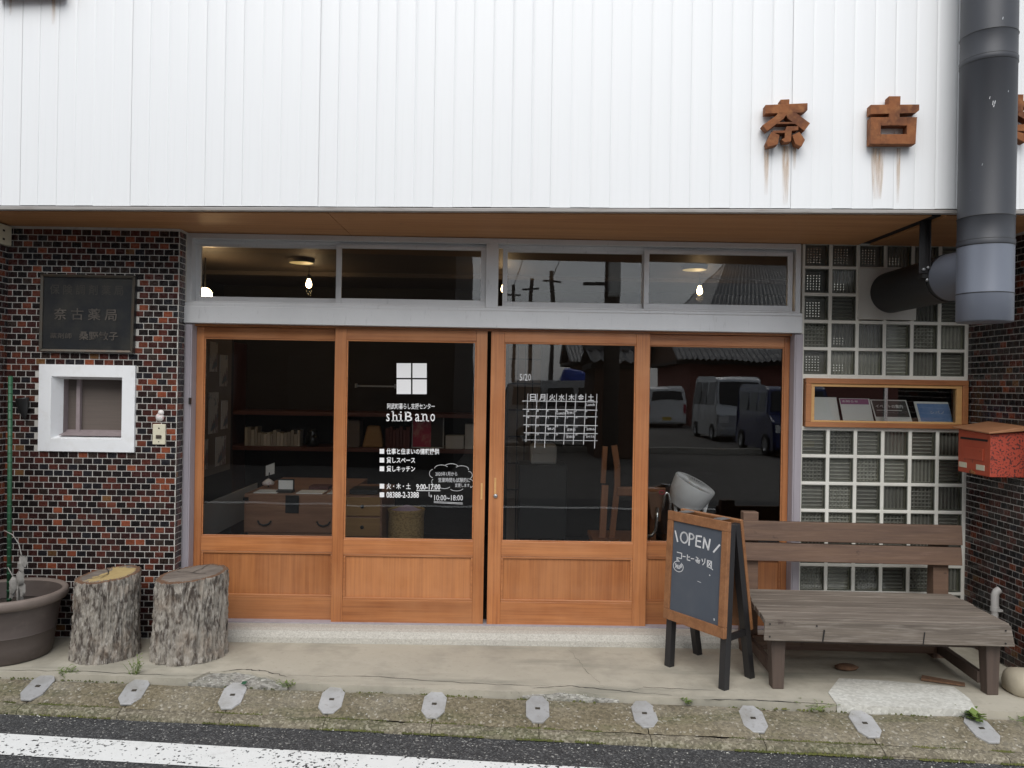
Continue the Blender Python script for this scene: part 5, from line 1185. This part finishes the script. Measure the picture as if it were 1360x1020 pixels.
for k in range(36):
    a = k * math.pi / 18; d0 = Vector((math.cos(a), math.sin(a), 0)); p = [Vector((1.325, .36, .865)) + mt @ (d0 * q + Vector((0, 0, z))) for q, z in ((.05, .055), (.09, .06), (.132, .06))]; g.tube(p, .0022, 4)
obj('wire', g, M['fan'], FN)
g = MB(); g.tube([(1.21, .36, .86), (1.23, .36, .70), (1.30, .36, .62), (1.40, .36, .66), (1.44, .36, .82)], .012, 8); g.tube([(1.32, .36, .62), (1.32, .36, .5)], .03, 12); obj('bracket', g, M['fan'], FN, smooth=True)
TBl = thing('dark_table', 'dark table carrying the white fan behind the right door', 'table', (1.4, .5, .06))
obj('top', MB().box(1.18, 1.8, .28, .8, .47, .50), M['iron'], TBl); obj('leg', MB().box(1.2, 1.24, .3, .34, .06, .47).box(1.74, 1.78, .3, .34, .06, .47).box(1.2, 1.24, .74, .78, .06, .47).box(1.74, 1.78, .74, .78, .06, .47), M['iron'], TBl)
# paper-screen door and stove further back
SJ = thing('lattice_door', 'dark lattice door dimly seen behind the calendar', 'door', (.23, 2.7, .06))
obj('frame', MB().box(.08, .12, 2.62, 2.65, .06, 1.95).box(.42, .46, 2.62, 2.65, .06, 1.95).box(.12, .42, 2.62, 2.65, 1.91, 1.95), M['iron'], SJ)
g = MB()
for z in (.55, .8, 1.05, 1.3, 1.55, 1.78): g.box(.12, .42, 2.625, 2.64, z, z + .012)
for x in (.2, .27, .34): g.box(x, x + .01, 2.623, 2.638, .06, 1.91)
obj('lattice', g, M['iron'], SJ); obj('paper', MB().box(.12, .42, 2.642, 2.646, .06, 1.91), M['partition'], SJ)
SV = thing('stove', 'black iron wood stove with a pale top at the back of the shop', 'stove', (.43, 2.2, .06))
obj('body', MB().box(.22, .64, 2.05, 2.45, .2, .85), M['iron'], SV, bevel=.01); obj('leg', MB().box(.24, .28, 2.08, 2.12, .06, .2).box(.58, .62, 2.08, 2.12, .06, .2), M['iron'], SV); obj('kettle_tray', MB().box(.32, .55, 2.1, 2.3, .851, 1.02), M['paper_grey'], SV, bevel=.02)
# lamps
def bulb(x, y, z, label):
    t = thing('pendant_bulb', label, 'light bulb', (x, y, z), 'bare bulbs hanging in the shop')
    g = MB(); g.tube([(x, y, 2.473), (x, y, z + .07)], .003, 6); obj('cord', g, M['iron'], t); g = MB(); g.lathe([(.014, .04), (.016, .06), (.014, .075)], (x, y, z), 12, cap1=True); obj('socket', g, M['iron'], t)
    g = MB(); g.lathe([(.002, -.034), (.016, -.028), (.024, -.012), (.024, .004), (.014, .03), (.012, .04)], (x, y, z), 16); obj('bulb', g, M['lamp_on'], t, smooth=True)
    l = bpy.data.lights.new('bulb_light', 'POINT'); l.energy = .6; l.color = (1, .66, .35); l.shadow_soft_size = .03; lo = bpy.data.objects.new('bulb_light', l); COL.objects.link(lo); lo.parent = t; lo.location = (0, 0, -.06)
bulb(-1.52, 1.6, 2.335, 'lit bare bulb hanging behind the left transom pane'); bulb(.065, 1.6, 2.325, 'lit bare bulb hanging just right of the middle post'); bulb(1.66, 1.6, 2.335, 'lit bare bulb hanging behind the right transom pane')
for (x, lb) in ((-1.48, 'round yellowish ceiling lamp behind the left transom pane'), (1.52, 'round yellowish ceiling lamp behind the right transom pane')):
    t = thing('ceiling_lamp', lb, 'ceiling lamp', (x, 1.2, 2.474), 'round lamps on the shop ceiling')
    g = MB(); g.lathe([(.1, 2.474), (.098, 2.455), (.09, 2.445)], (x, 1.2, 0), 28, cap1=False); obj('rim', g, M['curtain'], t, smooth=True); g = MB(); g.lathe([(.09, 2.4455), (.05, 2.443), (.0, 2.442)], (x, 1.2, 0), 28); obj('diffuser', g, M['lamp_dim'], t, smooth=True)
GLb = thing('globe_lamp', 'bright round globe lamp at the left end of the transom', 'lamp', (-2.2, 1.2, 2.2)); g = MB(); g.lathe([(.055 * math.sin(math.pi * i / 12) + .0005, -.055 * math.cos(math.pi * i / 12)) for i in range(13)], (-2.21, 1.2, 2.19), 20); obj('globe', g, M['lamp_on'], GLb, smooth=True)
g = MB(); g.tube([(-2.21, 1.2, 2.245), (-2.21, 1.2, 2.473)], .006, 8); obj('stem', g, M['iron'], GLb)
l = bpy.data.lights.new('globe_light', 'POINT'); l.energy = 2; l.color = (1, .66, .35); l.shadow_soft_size = .06; lo = bpy.data.objects.new('globe_light', l); COL.objects.link(lo); lo.parent = GLb; lo.location = (.06, -.08, -.08)
# leaflets in the display window
def leaflet(x0, x1, z0, z1, mat, label, extra=None, skew=0):
    t = thing('leaflet', label, 'leaflet', ((x0 + x1) / 2, .05, z0), 'leaflets in the display window')
    f_ = lambda u, v, d=0: (x0 + (x1 - x0) * u + skew * v, .03 + .045 * v - d, z0 + (z1 - z0) * v)
    g = MB(); g.prism([(0, 0), (1, 0), (1, 1), (0, 1)], f_, 0.0, -.003); obj('sheet', g, mat, t)
    if extra:
        for (u0, u1, v0, v1, m_, nm) in extra: g = MB(); g.add([f_(u0, v0, .001), f_(u1, v0, .001), f_(u1, v1, .001), f_(u0, v1, .001)], [(0, 1, 2, 3)]); obj(nm, g, m_, t)
    return t, f_
leaflet(1.99, 2.165, 1.355, 1.50, M['paper'], 'plain white leaflet at the left of the display window', skew=-.008)
t, f_ = leaflet(2.185, 2.375, 1.355, 1.495, M['paper'], 'white leaflet with a purple heading in the display window', [(.02, .95, .74, .98, M['purple_print'], 'heading')], skew=-.01)
g = MB(); text(g, 'お知らせ', .08, .6, .82, .92, lambda u, v: f_(u, v, .002), .01); obj('heading_text', g, M['paper'], t)
t, f_ = leaflet(2.39, 2.615, 1.355, 1.49, M['paper'], 'black leaflet with white print in the display window', [(.03, .97, .22, .96, M['dark_print'], 'print'), (.1, .9, .4, .42, M['paper'], 'print_line'), (.1, .8, .5, .53, M['paper'], 'print_line')], skew=-.02)
g = MB(); text(g, 'イベントの案内', .1, .85, .62, .78, lambda u, v: f_(u, v, .002), .01); obj('heading_text', g, M['paper'], t)
t, f_ = leaflet(2.655, 2.87, 1.355, 1.482, M['paper'], 'blue leaflet at the right of the display window', [(.07, .99, .05, .9, M['blue_print'], 'print')], skew=-.012)
g = MB(); text(g, 'シバノ', .4, .8, .42, .55, lambda u, v: f_(u, v, .002), .0); obj('heading_text', g, M['paper'], t)

# ---------------------------------------------------------------- across the street (seen mirrored in the glass)
def wheel(t, x, y, r, ax, mat4):
    g = MB(); rot = mat4.to_3x3() @ Matrix.Rotation(R(90), 3, 'X')
    c_ = mat4 @ Vector((x, y, r - .11)); g.lathe([(r * .62, -.09), (r * .95, -.09), (r, -.06), (r, .06), (r * .95, .09), (r * .62, .09)], c_, 20, 0, rot); w = obj('wheel', g, M['tyre'], t, smooth=True, autosmooth=40)
    g = MB(); g.lathe([(.0, -.075), (r * .3, -.08), (r * .6, -.07), (r * .63, -.088)], c_, 14, 0, rot); g.lathe([(.0, .075), (r * .3, .08), (r * .6, .07), (r * .63, .088)], c_, 14, 0, rot); obj('rim', g, M['clamp'], w, smooth=True)
def car(name, loc, ang, L, Wd_, H, mat, label, cat, plate, hood=.12):
    t = thing(name, label, cat, (loc[0], loc[1], -.11)); m4 = Matrix.Translation((loc[0], loc[1], 0)) @ Matrix.Rotation(ang, 4, 'Z')
    zb = .18 - .11; a = L / 2
    pr = [(-a, zb + .05), (-a + .05, zb - .02), (a - .05, zb - .02), (a, zb + .08), (a, .75), (a - hood * L, .95), (a - hood * L - .22 * (1 if hood < .2 else 1.6), H - .2), (a - hood * L - .5, H - .11), (-a + .35, H - .11), (-a + .1, H - .22), (-a + .02, .95)]
    tf = lambda u, v, d: tuple(m4 @ Vector((u, d, v)))
    g = MB(); k = len(pr); w = Wd_ / 2; rings = []
    for (d, s) in ((-w, .96), (-w + .06, 1.0), (w - .06, 1.0), (w, .96)):
        for (u, v) in pr:
            tap = 1 if v < .95 else 1 - .12 * (v - .95) / (H - .95); g.v.append(tf(u * (s if abs(d) == w else 1), v, d * tap))
    for j in range(3):
        for i in range(k): g.f.append((j * k + i, j * k + (i + 1) % k, (j + 1) * k + (i + 1) % k, (j + 1) * k + i)); g.m.append(0)
    g.f += [tuple(range(k)), tuple(range(4 * k - 1, 3 * k - 1, -1))]; g.m += [0, 0]
    obj('body', g, mat, t, bevel=.03)
    for sd in (-1, 1):
        z0, z1 = .98, H - .28
        for (u0, u1) in ((-a + .25, -a + L * .33), (-a + L * .36, -a + L * .58), (-a + L * .61, a - hood * L - .2)):
            yy = lambda v: sd * w * (1 - .12 * (v - .95) / (H - .95)) + sd * .006
            g = MB(); g.add([tf(u0, z0, yy(z0)), tf(u1, z0, yy(z0)), tf(u1 - .03, z1, yy(z1)), tf(u0 + .03, z1, yy(z1))], [(0, 1, 2, 3)]); obj('side_window', g, M['dark_glass'], t)
    g = MB(); g.add([tf(-a + .005 - .01, 1.0, -w * .82), tf(-a + .005 - .01, 1.0, w * .82), tf(-a + .07, H - .3, w * .78), tf(-a + .07, H - .3, -w * .78)], [(0, 1, 2, 3)]); obj('rear_window', g, M['dark_glass'], t)
    h1, h2 = (a - hood * L, .95), (a - hood * L - .22 * (1 if hood < .2 else 1.6), H - .2); pt = lambda q, o_: (h1[0] + (h2[0] - h1[0]) * q + o_, h1[1] + (h2[1] - h1[1]) * q)
    g = MB(); p, q = pt(.08, .03), pt(.92, .03); g.add([tf(p[0], p[1], -w * .84), tf(p[0], p[1], w * .84), tf(q[0], q[1], w * .78), tf(q[0], q[1], -w * .78)], [(3, 2, 1, 0)]); obj('windscreen', g, M['dark_glass'], t)
    for sd in (-1, 1):
        g = MB(); c_ = [(a + .012, .58, sd * w * .78)]; g.add([tf(a + .012, .5, sd * w * .6), tf(a + .012, .5, sd * w * .92), tf(a + .012, .7, sd * w * .92), tf(a + .012, .7, sd * w * .6)], [(0, 1, 2, 3)]); obj('headlight', g, M['paper'], t)
        g = MB(); g.add([tf(-a - .012, .5, sd * w * .84), tf(-a - .012, .5, sd * w * .97), tf(-a + .005, .85, sd * w * .97), tf(-a + .005, .85, sd * w * .84)], [(0, 1, 2, 3)]); obj('tail_light', g, M['red'], t)
    for e_ in (-1, 1):
        g = MB(); g.hexa([tf(e_ * a, .12, -w * .96), tf(e_ * a, .12, w * .96), tf(e_ * (a + .05), .12, w * .9), tf(e_ * (a + .05), .12, -w * .9)], [tf(e_ * a, .34, -w * .96), tf(e_ * a, .34, w * .96), tf(e_ * (a + .05), .34, w * .9), tf(e_ * (a + .05), .34, -w * .9)]); obj('bumper', g, mat, t, bevel=.015)
        g = MB(); o_ = a + .054; g.add([tf(e_ * o_, .2, -.17), tf(e_ * o_, .2, .17), tf(e_ * o_, .36, .17), tf(e_ * o_, .36, -.17)], [(0, 1, 2, 3)]); obj('number_plate', g, M['plate_y'] if plate else M['paper'], t)
    for x in (-a * .62, a * .66):
        for y in (-w + .06, w - .06): wheel(t, x, y, .28, 0, m4)
    return t
car('silver_van', (7.35, -21.0), R(90), 3.3, 1.5, 1.98, M['van_silver'], 'silver box-shaped minivan parked across the street', 'van', True, .06)
car('white_wagon', (6.7, -30), R(-92), 4.2, 1.65, 1.62, M['van_white'], 'white estate car parked far back across the street, tail this way', 'car', True, .2)
car('blue_car', (7.25, -15.6), R(90), 3.3, 1.5, 1.72, M['van_blue'], 'dark blue small car parked nearest across the street', 'car', True, .14)
car('white_truck', (1.75, -17.2), R(6), 3.3, 1.45, 1.75, M['van_white'], 'white small truck parked with a blue tarp on top across the street', 'truck', True, .08)
g = MB(); g.hexa([(1.55, -16.6, 1.62), (2.4, -16.6, 1.62), (2.4, -17.6, 1.62), (1.55, -17.6, 1.62)], [(1.65, -16.7, 2.0), (2.3, -16.8, 1.9), (2.25, -17.4, 1.95), (1.7, -17.4, 2.05)]); tag(obj('tarp', g, M['tarp'], bevel=.1), 'bright blue tarp bundled above the white truck', 'tarp')
def roof(t, x0, x1, y0, y1, ze, zr, mat=None, hip=0):
    """gabled tile roof, ridge along x; waves for the tile courses"""
    g = MB(); nx_, ny_ = max(8, int((x1 - x0) / .12)), 14; ym = (y0 + y1) / 2
    for s in (0, 1):
        base = len(g.v); ya = y0 if s == 0 else y1
        for j in range(ny_ + 1):
            for i in range(nx_ + 1):
                q = j / ny_; x = x0 + hip * q + (x1 - x0 - 2 * hip * q) * i / nx_; g.v.append((x, ya + (ym - ya) * q, ze + (zr - ze) * q + .045 * math.cos(i * math.pi) + .035 * (j % 2)))
        for j in range(ny_):
            for i in range(nx_): f_ = (base + j * (nx_ + 1) + i, base + j * (nx_ + 1) + i + 1, base + (j + 1) * (nx_ + 1) + i + 1, base + (j + 1) * (nx_ + 1) + i); g.f.append(f_ if s == 0 else f_[::-1]); g.m.append(0)
    r = obj('roof', g, mat or M['roof_tile'], t)
    g = MB(); g.box(x0 + hip - .05, x1 - hip + .05, ym - .14, ym + .14, zr - .02, zr + .2); obj('ridge', g, mat or M['roof_tile'], r, bevel=.05)
    g = MB(); g.hexa([(x0 + .05, y0 + .1, ze - .18), (x1 - .05, y0 + .1, ze - .18), (x1 - .05, y1 - .1, ze - .18), (x0 + .05, y1 - .1, ze - .18)], [(x0 + .05, y0 + .1, ze - .05), (x1 - .05, y0 + .1, ze - .05), (x1 - .05, y1 - .1, ze - .05), (x0 + .05, y1 - .1, ze - .05)]); obj('eaves', g, M['house_black'], t)
    if hip:
        g = MB(); g.add([(x0, y0, ze), (x0, y1, ze), (x0 + hip, ym, zr), (x1, y0, ze), (x1, y1, ze), (x1 - hip, ym, zr)], [(0, 2, 1), (3, 4, 5)]); obj('hip_slope', g, mat or M['roof_tile'], r); return
    g = MB()
    for x in (x0 + .5, x1 - .6): g.prism([(y0 + .5, ze - .1), (y1 - .5, ze - .1), (ym, zr - .25)], lambda u, v, d, x=x: (d, u, v), x, x + .1)
    obj('gable', g, M['house_brown'], t)
def house(label, x0, x1, y0, y1, h, rise, wall, win=True, over=.7, hip=0):
    t = thing('house', label, 'house', ((x0 + x1) / 2, (y0 + y1) / 2, -.12))
    w = obj('wall', MB().box(x0, x1, y0, y1, -.12, h), wall, t)
    if win:
        x = x0 + .9
        while x + 1.4 < x1:
            f_ = obj('window', MB().box(x - .06, x + 1.26, y1, y1 + .05, 1.0, 2.1), M['wall_dark'], t); obj('pane', MB().box(x, x + 1.2, y1 + .05, y1 + .06, 1.06, 2.04), M['dark_glass'], f_); x += 2.2
    roof(t, x0 - over, x1 + over, y0 - over, y1 + over, h, h + rise, hip=hip); return t
house('tall dark timber house straight across the street on the left', -16, -.9, -19, -10.5, 6.4, 2.6, M['house_black'])
house('low red-walled house with grey tiled eaves behind the vans', 8.2, 18, -38, -30, 2.75, 2.3, M['house_red'], False, .8)
house('brown boarded house with a high tiled roof on the right', 10.3, 24, -48, -34, 4.6, 4.2, M['house_brown'], hip=3.2)
house('distant brown house with a tiled roof behind the white estate car', 4.6, 8.6, -52, -44, 3.0, 1.6, M['house_brown'])
house('long low brown shed across the street', 2.15, 3.15, -15.5, -13.2, 2.1, .3, M['house_brown'], False, .15)
UP = thing('utility_pole', 'thick utility pole with a box on it across the street', 'utility pole', (2.2, -10.9, -.12))
g = MB(); g.tube([(2.2, -10.9, -.12), (2.2, -10.9, 9)], [.15, .12], 18); obj('shaft', g, M['pole'], UP, smooth=True)
obj('box', MB().box(2.1, 2.3, -10.74, -10.55, 3.3, 4.1), M['paper_grey'], UP, bevel=.02); obj('arm', MB().box(1.6, 2.2, -10.95, -10.85, 3.55, 3.6), M['iron'], UP)
for (x, y, h, lb) in ((2.75, -42, 8.2, 'thin distant pole with a crossbar, tallest of three'), (1.65, -44, 8.0, 'thin distant pole, middle of three'), (.62, -46, 7.9, 'short distant pole, beside the dark house')):
    t = thing('utility_pole', lb, 'utility pole', (x, y, -.12)); g = MB(); g.tube([(x, y, -.12), (x, y, h)], .12, 10); obj('shaft', g, M['pole'], t); obj('arm', MB().box(x - .5, x + .5, y - .05, y + .05, h - .7, h - .6), M['iron'], t)
g = MB(); g.tube([(2.2, -10.9, 8.5), (1.2, -24, 8.2), (.62, -46, 7.7)], .02, 5); g.tube([(2.2, -10.9, 8.2), (2.4, -26, 7.2), (2.75, -42, 7.6)], .02, 5); tag(obj('wire', g, M['iron']), 'black overhead wires between the poles across the street', 'wire')
